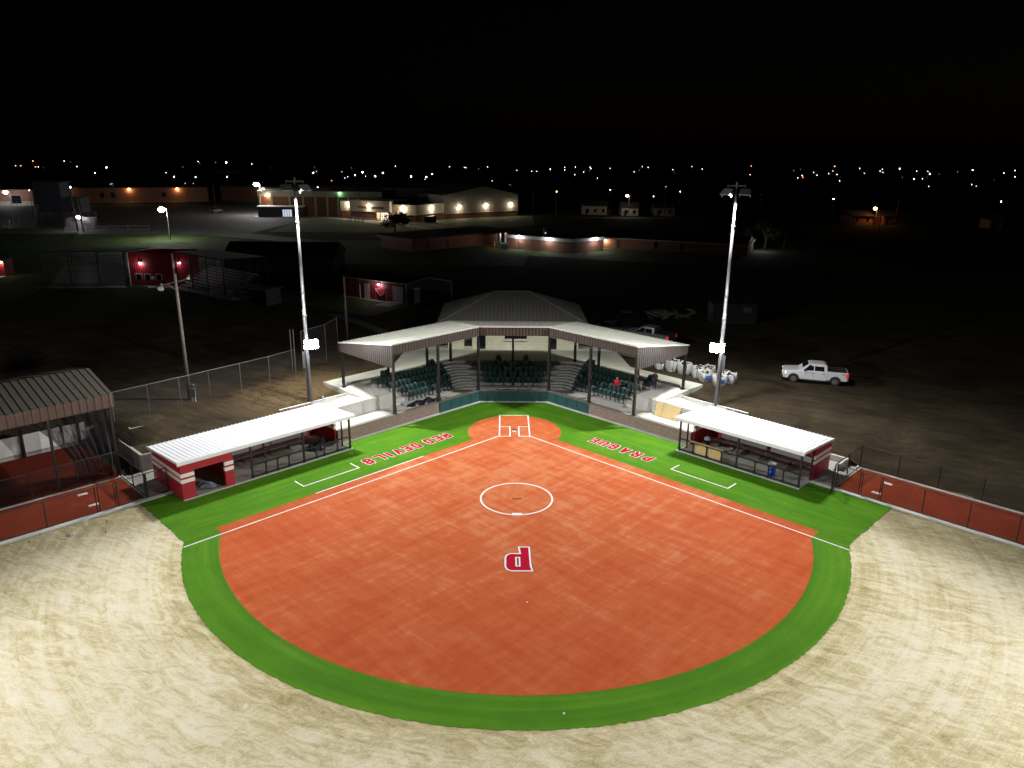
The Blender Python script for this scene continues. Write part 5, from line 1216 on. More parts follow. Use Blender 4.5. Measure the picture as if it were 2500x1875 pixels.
mb.build('fascia', plain('rust_brown_fascia', (.12, .075, .062), .6), t)
mb = MB(LF); mb.add([(UA, VA, ZE-.9), (UA, VB, ZE-.9), (UA, VB, ZE), (UA, VR, ZR), (UA, VA, ZE)], [(0,1,2,3,4)]); mb.build('gable', M['cage_roof'], t)
for u in (26.5, 30.3, 34.4, 38.5, 42.5): 
    for v in (13.08, 21.45): MB(LF).bx(u-.08, u+.08, v-.08, v+.08, 0, ZE-.3).build('column', M['steel_dk'], t)
mb = MB(LF)
for u in (26.5, 30.3, 34.4, 38.5): mb.bx(u-.06, u+.06, 13.1, 21.4, ZE-.35, ZE-.2)
mb.build('rafter', M['steel_dk'], t)
t2 = thing('cage_wall', 'row of white sheets hung along the back of the batting cage', 'wall', LF(33, 21.55))
for a, b in ((27.75, 30.2), (30.45, 33.0), (33.2, 36), (26.0, 27.55)): MB(LF).bx(a, b, 21.5, 21.56, .35, 1.75).build('sheet', M['white_panel'], t2)
mb = MB(LF).bx(25.2, 48, 21.57, 21.7, 0, 1.2); mb.build('low_wall', M['conc_d'], t2)
# the net gathered in the corner of the cage
P = []; Fc = []; n, m = 40, 16; rr = random.Random(8)
for j in range(m+1):
    s = j/m
    for i in range(n+1):
        q = i/n; fold = .18*math.sin(q*46)*(.3+.7*s) + .1*math.sin(q*17+s*3)
        u = 31.5 - 5.2*q*(1-.0*s) - (1-s)*0 + (q-.5)*0; u = 26.6 + (5.2*(1-q))*(1-.62*math.sin(PI*.5*s)); v = 13.5 + 3.4*(1-q)*(1-.55*s) + fold
        P.append((u, v, 5.2 - 5.15*s + .25*math.sin(q*9)*s*(1-s)))
for j in range(m):
    for i in range(n): Fc.append((j*(n+1)+i, j*(n+1)+i+1, (j+1)*(n+1)+i+1, (j+1)*(n+1)+i))
o = MB(LF).add(P, Fc).build('batting_net', M['net'], smooth=True); tag(o, 'black batting net gathered in the corner of the batting cage', 'net')
# ---- grey chain-link fence behind the left dugout
GF = [(LF(24.2, 20.3)), LF(21.4, 20.5), LF(18.75, 20.75), LF(16.1, 21.06), LF(13.1, 21.37), LF(10.12, 21.74), LF(7.1, 22.4)]
cxv = lambda x, y, z=0.0: Vector((x, y, z))
fence_run(cxv, [(p.x, p.y) for p in GF], 2.75, 'chainlink_fence', 'grey chain link fence running behind the longer dugout', 'grey_steel', 'fence_grey', .035, z0=1.25)
fence_run(cxv, [(-20.6, 12.6), (-19.0, 15.7), (-18.49, 18.9)], 3.9, 'chainlink_fence', 'taller grey chain link fence beside the left end of the canopy', 'grey_steel', 'fence_grey', .03, z0=1.45)
for x, y, l in ((-20.98, 11.37, 'tall pale fence post, the right one of a pair behind the left floodlight pole'), (-21.25, 11.25, 'tall pale fence post, the left one of a pair behind the left floodlight pole')):
    o = MB().cyl((x, y, 1.3), (x, y, 5.85), .045, .045, 10).build('post', M['grey_steel']); tag(o, l, 'post')
# ---- old wooden floodlight pole and the meter box in front of it
t = thing('wooden_light_pole', 'weathered wooden pole with two unlit round floodlights behind the longer dugout', 'light pole', (-27.75, 2.75, 1.1))
MB().cyl((-27.75, 2.75, 1.1), (-27.75, 2.75, 12.4), .17, .125, 12).build('pole', M['wood_pole'], t, smooth=True)
MB().tube([(-28.7, 2.3, 11.55), (-27.75, 2.65, 11.75), (-26.85, 2.95, 11.95)], .035, 6).tube([(-28.3, 2.45, 11.6), (-27.75, 2.65, 11.1)], .025, 6).build('bracket', M['grey_steel'], t)
for c, s in ((Vector((-28.75, 2.2, 11.35)), 1.0), (Vector((-26.8, 3.05, 12.05)), .6)):
    f = MB(); d = Vector((.2, -.75, -.62)).normalized()
    f.cyl(c-d*.22*s, c+d*.12*s, .10*s, .26*s, 16, False).cyl(c-d*.40*s, c-d*.22*s, .11*s, .11*s, 10); ff = f.build('floodlight', M['grey_steel'], t)
    sub(MB().cyl(c+d*.10*s, c+d*.13*s, .245*s, .245*s, 16), 'glass', plain('milky_glass', (.6, .62, .55), .3), ff)
t = thing('meter_box', 'grey electric meter box on two white legs in front of the wooden pole', 'meter box', (-27.2, 2.3, 1.12))
MB().bx(-27.38, -27.02, 2.2, 2.38, 2.05, 2.75).cyl((-27.2, 2.18, 3.0), (-27.2, 2.3, 3.0), .17, .17, 14).build('box', M['galv'], t)
for s in (-1, 1): MB().cyl((-27.2+s*.14, 2.3, 1.12), (-27.2+s*.1, 2.3, 2.1), .035, .035, 8).build('leg', M['door_white'], t)
t = thing('utility_pole', 'plain grey utility pole rising behind the left wing of the canopy', 'pole', (-18.7, 24.6, GZ))
MB().cyl((-18.7, 24.6, GZ), (-18.7, 24.6, 8.7), .16, .12, 12).build('pole', M['wood_pole'], t, smooth=True)
# drain frame in the dirt bank, utility riser, scraps
t = thing('drain_frame', 'square pale frame round a dark drain in the dirt behind the longer dugout', 'drain', LF(23.3, 18.6, 1.35))
mb = MB(LF); a, b, c_, d = 22.75, 23.85, 18.05, 19.15
for q in ((a, b, c_, c_+.1), (a, b, d-.1, d), (a, a+.1, c_+.1, d-.1), (b-.1, b, c_+.1, d-.1)): mb.bx(*q, 1.42, 1.52)
mb.build('frame', M['conc_d'], t); MB(LF).bx(a+.1, b-.1, c_+.1, d-.1, 1.40, 1.44).build('grate', M['black'], t)
t = thing('riser_pipe', 'short white pipe sticking out of the dirt by the ramp wall behind the longer dugout', 'pipe', (-17.0, 2.9, 1.3))
MB().cyl((-16.6, 3.6, 1.3), (-16.6, 3.6, 1.75), .06, .06, 8).build('pipe', M['door_white'], t)
structure(MB().quad((-22.9, 38.6, GZ+.015), (-18.2, 33.6, GZ+.015), (-12.2, 25.6, GZ+.02), (-14.3, 26.2, GZ+.02), (-19.6, 33.2, GZ+.015), (-24.2, 37.9, GZ+.015)), 'path', M['road'])
# ================================================================== buildings further off
def along(p0, p1):
    a = Vector((*p0, 0)); b = Vector((*p1, 0)); d = (b-a).normalized(); nrm = Vector((d.y, -d.x, 0))      # nrm points to the viewer's side
    L = (b-a).length
    F = lambda s, o, z: a + d*s - nrm*o + Vector((0, 0, z))          # s along, o inwards (away), z up
    return F, L
def wall_lamp(root, parent, p, nrm, power, col, lens, r=.16, shade=True):
    """a small wall lamp: housing, lens and its light"""
    p = Vector(p); n = Vector(nrm).normalized()
    q = p + n*.16
    f = MB().bx(q.x-.16, q.x+.16, q.y-.12, q.y+.12, p.z-.02, p.z+.12).build('wall_lamp', M['grey_steel'], parent)
    sub(MB().ball((q.x+n.x*.05, q.y+n.y*.05, p.z-.08), r, 10, 6, 1, 1, .7), 'lens', M[lens], f, smooth=True)
    point_light('wall_light', f, (p.x+n.x*.55, p.y+n.y*.55, p.z-.35), power, col, .12)
    return f
COOL, WARM, SOD, PINK = (.92, .95, 1.0), (1.0, .82, .60), (1.0, .55, .22), (1.0, .85, .9)
# ---- red shed
F1, L1 = along((-24.6, 51.8), (-14.6, 45.6)); F2, L2 = along((-14.6, 45.6), (-8.5, 48.75))
t = thing('red_shed', 'dark red metal shed with a lamp, two pale doors and a garage door', 'shed', (-16.5, 49.5, GZ))
ze, zr = 4.35, 5.05; C0, C1, C2 = F1(0, 0, 0), F1(L1, 0, 0), F2(L2, 0, 0); C3 = C0 + (C2-C1)
def w3(p, z): return (p.x, p.y, z)
def ribwall(mb, a, b, z0, z1, pitch=.3, d=.035): 
    nn = Vector(((b-a).y, -(b-a).x, 0)); mb.ribbed(w3(a, z0), (b-a), (0, 0, z1-z0), nn, pitch, .05, d)
mb = MB(); ribwall(mb, C0, C1, GZ, ze); mb.build('front_wall', M['shed_red'], t)
mb = MB(); mid = (C1+C2)/2
mb.add([w3(C1, GZ), w3(C2, GZ), w3(C2, ze), w3(mid, zr), w3(C1, ze)], [(0,1,2,3,4)]); mb.add([w3(C3, GZ), w3(C0, GZ), w3(C0, ze), w3((C0+C3)/2, zr), w3(C3, ze)], [(0,1,2,3,4)]); mb.add([w3(C2, GZ), w3(C3, GZ), w3(C3, ze), w3(C2, ze)], [(0,1,2,3)])
mb.build('gable_wall', M['shed_grey'], t)
mb = MB(); mid0 = (C0+C3)/2; e1 = (C0-C1).normalized()*.3
mb.add([w3(C0+e1, ze), w3(C1-e1, ze), w3(mid-e1, zr+.02), w3(mid0+e1, zr+.02)], [(0,1,2,3)]); mb.add([w3(C2-e1, ze), w3(C3+e1, ze), w3(mid0+e1, zr+.02), w3(mid-e1, zr+.02)], [(0,1,2,3)])
mb.build('roof', M['roof_dark'], t)
mb = MB()
for a, b, za, zb in ((C0, C1, ze, ze), (C1, mid, ze, zr), (mid, C2, zr, ze)): mb.cyl((a.x, a.y, za), (b.x, b.y, zb), .09, .09, 6)
for c in (C0, C1, C2): mb.cyl((c.x, c.y, GZ), (c.x, c.y, ze), .08, .08, 6)
mb.build('trim', M['shed_trim'], t)
def panel(F, s0, s1, z0, z1, name, m, root, out=.06, frame=None):
    P = [F(s0, -out, z0), F(s1, -out, z0), F(s1, 0, z0), F(s0, 0, z0), F(s0, -out, z1), F(s1, -out, z1), F(s1, 0, z1), F(s0, 0, z1)]
    o = MB().hexa([tuple(p) for p in P]).build(name, M[m], root)
    if frame:
        mb = MB(); g = .07
        for a, b, c_, d in ((s0-g, s0, z0, z1), (s1, s1+g, z0, z1), (s0-g, s1+g, z1, z1+g)):
            P = [F(a, -out-.02, c_), F(b, -out-.02, c_), F(b, 0, c_), F(a, 0, c_), F(a, -out-.02, d), F(b, -out-.02, d), F(b, 0, d), F(a, 0, d)]; mb.hexa([tuple(p) for p in P])
        sub(mb, 'frame', M[frame], o)
    return o
panel(F1, 4.15, 4.95, GZ, 3.75, 'door', 'door_white', t, .07, 'shed_trim'); panel(F1, 9.35, 11.25, GZ+.05, 3.9, 'garage_door', 'shed_trim', t, .07, 'shed_grey')
panel(F2, 1.15, 2.0, GZ, 3.75, 'door', 'door_white', t); panel(F2, 5.1, 6.3, GZ, 3.75, 'door', 'annex', t)
n1 = Vector((F1(0, -1, 0)-F1(0, 0, 0)))
wall_lamp(t, t, F1(6.95, 0, 4.0), n1, 46, PINK, 'lens', .15)
structure(MB().quad(*[tuple(F1(s, o, GZ+.02)) for s, o in ((-.2, -1.0), (8.6, -1.0), (8.6, -3.2), (11.2, -3.2), (11.2, -.0), (-.2, -.0))]), 'path', M['conc_d'])
structure(MB().quad(*[tuple(F1(s, o, GZ+.012)) for s, o in ((-8, -9), (13, -9), (13, -.0), (-8, -.0))]), 'lawn', M['lawn'])
t = thing('net_screen', 'pitching screen with a scooped top leaning by the red shed wall', 'net screen', F1(7.6, -.8, GZ))
pts = [F1(6.75, -.55, GZ), F1(6.75, -.65, GZ+1.75), F1(8.55, -.65, GZ+1.75), F1(8.55, -.55, GZ)]
arc = [F1(6.75+1.8*i/10, -.65, GZ+1.75 - .85*math.sin(PI*i/10)) for i in range(11)]
MB().tube(pts, .045, 6).tube(arc, .045, 6).build('frame', M['paint'], t)
MB().add([tuple(p) for p in arc] + [tuple(F1(6.75+1.8*i/10, -.55, GZ+.05)) for i in range(11)], [(i, i+1, 12+i, 11+i) for i in range(10)]).build('net', M['net'], t)
o = MB().cyl(F1(3.75, -.6, GZ), F1(3.75, -.6, 3.65), .06, .06, 8).build('post', M['door_white']); tag(o, 'slim white post in front of the pale door of the red shed', 'post')

# ---- ball field stand with the red press building
t = thing('press_building', 'dark red press building with two wall lamps between two bleachers', 'building', (-55.6, 61.5, GZ))
a, b, c_ = Vector((-59.1, 58.6, 0)), Vector((-52.2, 58.5, 0)), Vector((-50.0, 63.0, 0)); d_ = a + (c_-b)
mb = MB(); ribwall(mb, a, b, GZ, 6.75, .3, .05); mb.build('front_wall', M['shed_red'], t)
mb = MB(); ribwall(mb, b, c_, GZ, 6.75, .3, .05); mb.add([w3(c_, GZ), w3(d_, GZ), w3(d_, 6.75), w3(c_, 6.75)], [(0,1,2,3)]).add([w3(d_, GZ), w3(a, GZ), w3(a, 6.75), w3(d_, 6.75)], [(0,1,2,3)]); mb.build('side_wall', M['shed_red'], t)
mb = MB()
for p in (a, b): mb.cyl((p.x, p.y, GZ), (p.x, p.y, 6.75), .1, .1, 6)
mb.build('corner_trim', M['shed_trim'], t)
FP, LP_ = along((-59.1, 58.6), (-52.2, 58.5))
for s in (1.0, 2.35, 4.1): panel(FP, s, s+.85, 2.5, 3.4, 'window', 'glass', t, .07, 'shed_trim')
panel(FP, 3.4, 3.75, 2.6, 3.1, 'sign', 'shed_trim', t)
wall_lamp(t, t, FP(1.95, 0, 5.2), (0, -1, 0), 40, PINK, 'lens', .2)
wall_lamp(t, t, tuple(b + (c_-b)*.22 + Vector((0, 0, 5.15))), ((c_-b).y, -(c_-b).x, 0), 24, PINK, 'lens', .14)
def canopy_roof(pts, z0, z1, label):       # a lean-to over a bleacher
    t = thing('bleacher_roof', label, 'canopy', (*pts[0], GZ)); P = [Vector((*p, 0)) for p in pts]
    mb = MB(); mb.hexa([(P[0].x,P[0].y,z0-.15),(P[1].x,P[1].y,z0-.15),(P[2].x,P[2].y,z1-.15),(P[3].x,P[3].y,z1-.15),(P[0].x,P[0].y,z0),(P[1].x,P[1].y,z0),(P[2].x,P[2].y,z1),(P[3].x,P[3].y,z1)]); mb.build('roof', M['roof_dark'], t)
    for i in range(4):
        for q, z in ((P[0].lerp(P[1], i/3), z0), (P[3].lerp(P[2], i/3), z1)): MB().cyl((q.x, q.y, GZ), (q.x, q.y, z-.15), .09, .09, 8).build('column', M['steel_dk'], t)
canopy_roof([(-72, 57.5), (-59.4, 58.4), (-59.4, 66.5), (-72, 66)], 7.0, 6.5, 'dark flat roof over the bleacher left of the red press building')
canopy_roof([(-51.5, 58.0), (-41.5, 50.2), (-37.5, 57.5), (-48.5, 66)], 7.0, 6.4, 'dark flat roof over the bleacher right of the red press building')
def bleacher(p0, p1, rows, label, group='aluminium bleachers', dz=.28, dd=.62, rail=True, z0=GZ):
    F, L = along(p0, p1); t = thing('bleacher', label, 'bleacher', F(L/2, 0, z0), group)
    for k in range(rows):
        f = lambda s0, s1, o0, o1, za, zb: [tuple(F(s, o, z)) for z in (za, zb) for s, o in ((s0, o0), (s1, o0), (s1, o1), (s0, o1))]
        z = z0+.42+dz*k; MB().hexa(f(0, L, dd*k, dd*k+.28, z, z+.05)).hexa(f(0, L, dd*k+.30, dd*k+.6, z-.26, z-.22)).build('plank_row', M['alu'], t)
    mb = MB(); n = max(2, int(L/2.4)+1)
    for i in range(n):
        s = .1+(L-.2)*i/(n-1); mb.tube([F(s, 0, z0), F(s, dd*rows, z0+.3+dz*rows), F(s, dd*rows, z0)], .04, 5)
    mb.build('frame', M['grey_steel'], t)
    if rail:
        z = z0+.5+dz*rows; mb = MB(); o = dd*rows
        for h in (.4, .9): mb.cyl(F(0, o, z+h), F(L, o, z+h), .025, .025, 6)
        for i in range(n): s = L*i/(n-1); mb.cyl(F(s, o, z), F(s, o, z+.9), .025, .025, 6)
        for s in (0, L): mb.tube([F(s, 0, z0+1.2), F(s, o, z+.9)], .025, 6)
        mb.build('guard_rail', M['grey_steel'], t)
    return t
bleacher((-71, 57.6), (-60.2, 58.6), 9, 'wide dim bleacher under the roof left of the red press building')
bleacher((-51.2, 57.8), (-41.2, 50.0), 9, 'lit bleacher under the roof right of the red press building')
structure(MB().quad((-72, 54.9, GZ+.02), (-59.5, 56.2, GZ+.02), (-52, 56.3, GZ+.02), (-39.5, 46.8, GZ+.02), (-38.5, 48.2, GZ+.02), (-51.6, 58.6, GZ+.02), (-60, 58.5, GZ+.02), (-72, 57.3, GZ+.02)), 'path', M['conc_d'])
mb = MB(); pts = [(-72, 54.8), (-59.5, 56.1), (-52, 56.2), (-39.5, 46.7)]
fence_run(cxv, pts[:3] + [(-47.8, 53.0), (-43.6, 49.8), (-39.5, 46.7)], 1.0, 'chainlink_fence', 'low chain link fence in front of the red press building', 'black', 'fence_black', .03, z0=GZ)
o = thing('stair_rail', 'sloping steel stair rail at the side of the red press building', 'railing', (-50.5, 57.6, GZ))
[MB().tube(q_, .05, 6).build('rail', M['grey_steel'], o) for q_ in ([(-51.2, 57.9, GZ+.6), (-48.4, 61.5, GZ+3.4)], [(-50.7, 57.4, GZ+.6), (-47.9, 61.0, GZ+3.4)])]
t = thing('dugout', 'plain low ball field dugout to the right of the lit bleacher', 'dugout', (-36, 45.5, GZ))
F, L = along((-39.2, 46.0), (-33.4, 43.2)); q = lambda s0, s1, o0, o1, z0, z1: [tuple(F(s, o, z)) for z in (z0, z1) for s, o in ((s0, o0), (s1, o0), (s1, o1), (s0, o1))]
MB().hexa(q(-.3, L+.3, -.3, 3, 3.7, 3.85)).build('roof', M['roof_old'], t); MB().hexa(q(0, L, 2.7, 2.9, GZ, 3.69)).hexa(q(L-.2, L, .1, 2.69, GZ, 3.69)).build('wall', M['annex'], t); MB().hexa(q(.3, L-.4, 1.8, 2.3, 2.05, 2.12)).hexa(q(.3, L-.4, 2.35, 2.4, 2.5, 2.8)).build('bench', M['alu'], t)
t = thing('ticket_booth', 'small white fronted booth lit by one lamp left of the bleachers', 'booth', (-85.5, 66, GZ))
MB().bx(-86.8, -83.6, 66.6, 69, GZ, 4.3).build('wall', M['shed_red'], t); MB().bx(-87.2, -83.3, 65.4, 69.3, 4.3, 4.45).build('roof', M['roof_dark'], t); MB().bx(-86.4, -84.5, 66.52, 66.598, 2.7, 4.0).build('serving_hatch', M['door_white'], t)
wall_lamp(t, t, (-83.9, 66.6, 4.0), (0, -1, 0), 55, WARM, 'warm', .2)
structure(MB().bx(-88.6, -83.4, 63.4, 66.5, GZ-.2, GZ+.03), 'path', M['conc_d'])
# roof of a low gabled store between the press building and the car park
t = thing('gable_store', 'low dark store with a pale gable end beyond the lit bleacher', 'building', (-41, 75, GZ))
MB().bx(-50, -31, 74, 84, GZ, 4.0).build('wall', M['annex'], t)
MB().add([(-50.4, 73.6, 4.0), (-30.6, 73.6, 4.0), (-30.6, 84.4, 4.0), (-50.4, 84.4, 4.0), (-50.4, 79, 6.2), (-30.6, 79, 6.2)], [(0,1,5,4), (2,3,4,5), (0,4,3), (1,2,5), (0,3,2,1)]).build('roof', M['roof_dark'], t)
MB().add([(-50.45, 74.1, 4.02), (-50.45, 83.9, 4.02), (-50.45, 79, 6.1)], [(0,1,2)]).build('gable', M['door_white'], t)

# ---- gymnasium
t = thing('gymnasium', 'big cream and brick gymnasium with a row of wall lamps', 'building', (-40, 185, GZ))
FB, LB = along((-80, 190.5), (-40.5, 190.5)); bxF = lambda F, s0, s1, o0, o1, z0, z1: [tuple(F(s, o, z)) for z in (z0, z1) for s, o in ((s0, o0), (s1, o0), (s1, o1), (s0, o1))]
MB().hexa(bxF(FB, 0, LB, 0, 42, GZ, 7.5)).build('brick_hall', M['gym_brick'], t)
MB().hexa(bxF(FB, -.2, LB+.2, -.2, 42.2, 7.5, 9.25)).build('cream_band', M['gym_cream'], t)
mb = MB()
for x in (-79.6, -75.8, -70.0, -65.7, -61.75, -58.0, -54.5, -51.2, -48.0, -44.9): mb.hexa(bxF(FB, x+80-.28, x+80+.28, -.55, -.001, GZ, 8.3))
mb.build('pilaster', M['gym_cream'], t)
MB().hexa(bxF(FB, 0, LB, .3, 41, 9.26, 9.5)).build('roof', M['roof_dark'], t)
MB().hexa(bxF(FB, 39, 75, 6, 46, GZ, 10.2)).build('rear_hall', M['annex'], t)
E1 = along((-48.7, 179.1), (-35.3, 172.0)); FE, LE = E1
MB().hexa(bxF(FE, 0, LE, 0, 11, 4.1, 7.45)).hexa(bxF(FE, 0, 10.0, .5, 11, GZ, 4.09)).build('entrance_block', M['gym_cream'], t)
MB().hexa(bxF(FE, 0, 10.0, .2, .499, 2.4, 4.0)).build('brick_band', M['dark_brick'], t)
MB().hexa(bxF(FE, 14.6, 15.0, 0.0, .5, GZ, 4.09)).build('porch_column', M['gym_cream'], t)
MB().hexa(bxF(FE, 10.05, 13.2, 2.2, 2.3, GZ, 3.9)).build('lit_doors', M['doorlit'], t)
mb = MB()
for s in (10.05, 10.8, 11.55, 12.3, 13.1): mb.hexa(bxF(FE, s, s+.12, 2.1, 2.19, GZ, 3.95))
mb.build('door_frame', M['black'], t)
FC, LC = along((-35.3, 173.0), (-27.2, 170.1)); FD, LD = along((-27.2, 170.1), (-19.9, 182.2))
for F, L in ((FC, LC), (FD, LD)):
    MB().hexa(bxF(F, 0.01, L, 0.01, 9, 3.75, 6.6)).build('cream_wall', M['gym_cream'], t); MB().hexa(bxF(F, 0, L, -.12, 9, 3.62, 3.74)).build('ledge', M['shed_trim'], t)
    MB().hexa(bxF(F, .01, L, 0.0, 8.9, GZ, 3.61)).build('brick_base', M['dark_brick'], t)
FX, LX = along((-52.2, 181.8), (-48.9, 179.9)); MB().hexa(bxF(FX, 0, LX, .2, 9, 4.0, 6.9)).build('cream_wall', M['gym_cream'], t); MB().hexa(bxF(FX, 0, LX, .25, 9, GZ, 3.99)).build('brick_base', M['dark_brick'], t)
FM, LM = along((-19.9, 182.4), (3.5, 199)); zl_, zm_ = 8.8, 11.3
mb = MB(); e0, e1_, e2 = FM(0, 0, 0), FM(LM*.52, 0, 0), FM(LM, 0, 0); bk = FM(0, 40, 0)-FM(0, 0, 0)
P = [w3(e0, 3.3), w3(e2, 3.3), w3(e2, 8.5), w3(e1_, zm_), w3(e0, zl_)]; P2 = [tuple(Vector(p)+bk) for p in P]
mb.add(P+P2, [(0,1,2,3,4), (5,9,8,7,6), (0,5,6,1), (1,6,7,2), (0,4,9,5)]); mb.build('metal_wall', M['gym_dark'], t)
MB().add([tuple(Vector(p)+Vector((0, 0, .06))) for p in (P[2], P[3], P[4], P2[2], P2[3], P2[4])], [(0,1,4,3), (1,2,5,4)]).build('roof', M['roof_dark'], t)
MB().hexa(bxF(FM, 0, LM, -.05, 39, GZ, 3.15)).build('brick_base', M['dark_brick'], t); MB().hexa(bxF(FM, 0, LM, -.14, -.0, 3.16, 3.29)).build('ledge', M['shed_trim'], t)
MB().hexa([(-78.8,185,GZ),(-65.3,186.4,GZ),(-65.3,190.3,GZ),(-78.8,190.3,GZ),(-78.8,185,4.5),(-65.3,186.4,4.5),(-65.3,190.3,4.5),(-78.8,190.3,4.5)]).build('annex', M['annex'], t)
MB().hexa([(-79.2,184.6,4.51),(-65,186,4.51),(-65,190.3,4.51),(-79.2,190.3,4.51),(-79.2,184.6,4.8),(-65,186,4.8),(-65,190.3,4.8),(-79.2,190.3,4.8)]).build('annex_roof', M['shed_trim'], t)
FA, LA = along((-78.8, 185), (-65.3, 186.4)); panel(FA, 7.6, 10.4, GZ, 3.8, 'lit_doors', 'doorcool', t, .08); panel(FA, 5.8, 6.2, GZ, 4.4, 'post', 'black', t, .3)
mb = MB()
for s in (8.2, 8.9, 9.6): mb.hexa(bxF(FA, s, s+.1, -.12, -.09, GZ, 3.8))
mb.build('door_frame', M['black'], t)
nE = FE(0, -1, 0)-FE(0, 0, 0); nC = FC(0, -1, 0)-FC(0, 0, 0); nD = FD(0, -1, 0)-FD(0, 0, 0); nM = FM(0, -1, 0)-FM(0, 0, 0)
wall_lamp(t, t, (-76.85, 190.4, 8.2), (0, -1, 0), 300, WARM, 'warm', .38); wall_lamp(t, t, (-53.8, 190.2, 8.95), (0, -1, 0), 55, (.3, 1.0, .4), 'green_l', .28)
wall_lamp(t, t, (-49.4, 180.2, 6.4), nE, 260, WARM, 'warm', .36); wall_lamp(t, t, FE(7.55, 0, 6.1), nE, 380, WARM, 'warm', .4)
wall_lamp(t, t, FC(4.3, 0, 5.95), nC, 420, WARM, 'warm', .42); wall_lamp(t, t, FD(7.6, 0, 5.7), nD, 420, WARM, 'warm', .42)
for x, y, z in ((-15.35, 185.46, 5.4), (-6.95, 191.48, 5.5), (1.05, 197.22, 5.6)): wall_lamp(t, t, (x, y, z), nM, 420, WARM, 'warm', .42)
point_light('porch_light', t, FE(11.6, 1.2, 3.6), 240, (1.0, .78, .5), .2)
def sign_text(txt, loc, size, ex, ez, m, root, name):
    cu = bpy.data.curves.new(name, 'FONT'); cu.body = txt; cu.size = size; cu.align_x = 'CENTER'; cu.extrude = .03; cu.offset = size*.02
    o = bpy.data.objects.new(name, cu); COL.objects.link(o); bpy.context.view_layer.update()
    me = bpy.data.meshes.new_from_object(o.evaluated_get(bpy.context.evaluated_depsgraph_get())); bpy.data.objects.remove(o); me.name = name
    me.materials.clear(); me.materials.append(m); ex = Vector(ex).normalized(); ez = Vector(ez); ey = ex.cross(ez)*-1
    for v in me.vertices: c = v.co.copy(); v.co = ex*c.x + ez*c.y + ex.cross(ez)*c.z
    q = bpy.data.objects.new(name, me); COL.objects.link(q); q.parent = root; q.location = Vector(loc)-abs_loc(root); return q
eE = FE(1, 0, 0)-FE(0, 0, 0)
sign_text('PRAGUE', FE(5.1, -.06, 5.15), .95, eE, (0, 0, 1), M['dark_brick'], t, 'lettering'); sign_text('GYMNASIUM', FE(10.6, -.06, 5.15), .86, eE, (0, 0, 1), M['dark_brick'], t, 'lettering')
# ---- brick school
t = thing('school_building', 'low red brick school with lamps along its white eaves', 'building', (12, 110, GZ))
FS, LS = along((-.5, 109.8), (13.2, 101.6)); FQ, LQ = along((13.2, 101.6), (20.6, 106.9)); far_ = FQ(LQ, 0, 0)-FS(LS, 0, 0)
pts = [xy(FS(0, 0, 0)), xy(FS(LS, 0, 0)), xy(FQ(LQ, 0, 0)), xy(FS(0, 0, 0)+far_)]
MB().prism(pts, GZ, 3.95).build('wall', M['school_brick'], t); MB().prism([tuple(Vector(p)+(Vector(p)-Vector((10, 109))).normalized()*.35) for p in pts], 3.95, 4.62).build('fascia', M['door_white'], t); MB().prism(pts, 4.63, 4.72).build('roof', M['roof_dark'], t)
MB().hexa(bxF(FS, 3.1, 3.2, -.03, -.0, GZ, 3.94)).build('downpipe', M['black'], t)
nS = FS(0, -1, 0)-FS(0, 0, 0); nQ = FQ(0, -1, 0)-FQ(0, 0, 0)
wall_lamp(t, t, FS(3.4, -.45, 4.55), nS, 120, COOL, 'lens', .3); wall_lamp(t, t, FS(10.7, -.45, 4.55), nS, 120, COOL, 'lens', .3); wall_lamp(t, t, FQ(6.3, -.45, 4.55), nQ, 150, COOL, 'lens', .3)
FG, LG = along((-20.5, 101.4), (-2.4, 118.8))
MB().hexa(bxF(FG, 0, LG, 0, 11, GZ, 3.9)).build('left_wing', M['school_brick'], t)
MB().hexa(bxF(FG, -.5, LG+4.5, -1.0, 12, 4.0, 4.3)).build('left_roof', M['shed_red'], t); MB().hexa(bxF(FG, -.5, LG+4.5, -.9, 12, 4.301, 4.5)).build('left_roof_top', M['roof_dark'], t)
for s in (4.2, 9.5): MB().hexa(bxF(FG, s, s+.7, -.05, -.001, 2.0, 3.5)).build('door', M['annex'], t)
for s in (LG+.3, LG+2.3): MB().hexa(bxF(FG, s, s+.4, -.2, .2, GZ, 3.99)).build('porch_column', M['door_white'], t)
point_light('porch_light', t, FG(LG+1.3, -.6, 3.6), 90, COOL, .1)
FH, LH = along((20.3, 112.9), (50, 99.9))
MB().hexa(bxF(FH, 0, LH, 0, 12, GZ, 3.75)).build('right_wing', M['school_brick'], t)
MB().hexa(bxF(FH, -.4, LH+.3, -.7, 12.4, 3.76, 4.0)).build('right_roof', M['shed_trim'], t); MB().add([tuple(FH(s, o, z)) for s, o, z in ((-.4, -.6, 4.01), (LH, -.6, 4.01), (LH, 12.4, 4.01), (-.4, 12.4, 4.01), (-.4, 6, 5.2), (LH, 6, 5.2))], [(0,1,5,4), (2,3,4,5), (0,4,3), (1,2,5)]).build('roof_slope', M['roof_dark'], t)
for s in (12.6, 18.2): panel(FH, s, s+.9, 2.0, 3.5, 'window', 'glass', t, .06, 'shed_trim')
panel(FH, 4.2, 4.9, GZ+.1, 3.5, 'door', 'annex', t, .08)
wall_lamp(t, t, FH(1.7, -.1, 3.4), FH(0, -1, 0)-FH(0, 0, 0), 100, WARM, 'warm', .2)
t = thing('roof_unit', 'boxy roof unit with a small bright lamp on the brick school', 'air unit', (8.5, 108.5, 4.73))
MB().bx(7.6, 9.6, 108, 110, 4.73, 6.2).build('casing', M['annex'], t); MB().ball((8.0, 107.9, 5.2), .18, 8, 6).build('lamp', M['doorcool'], t)
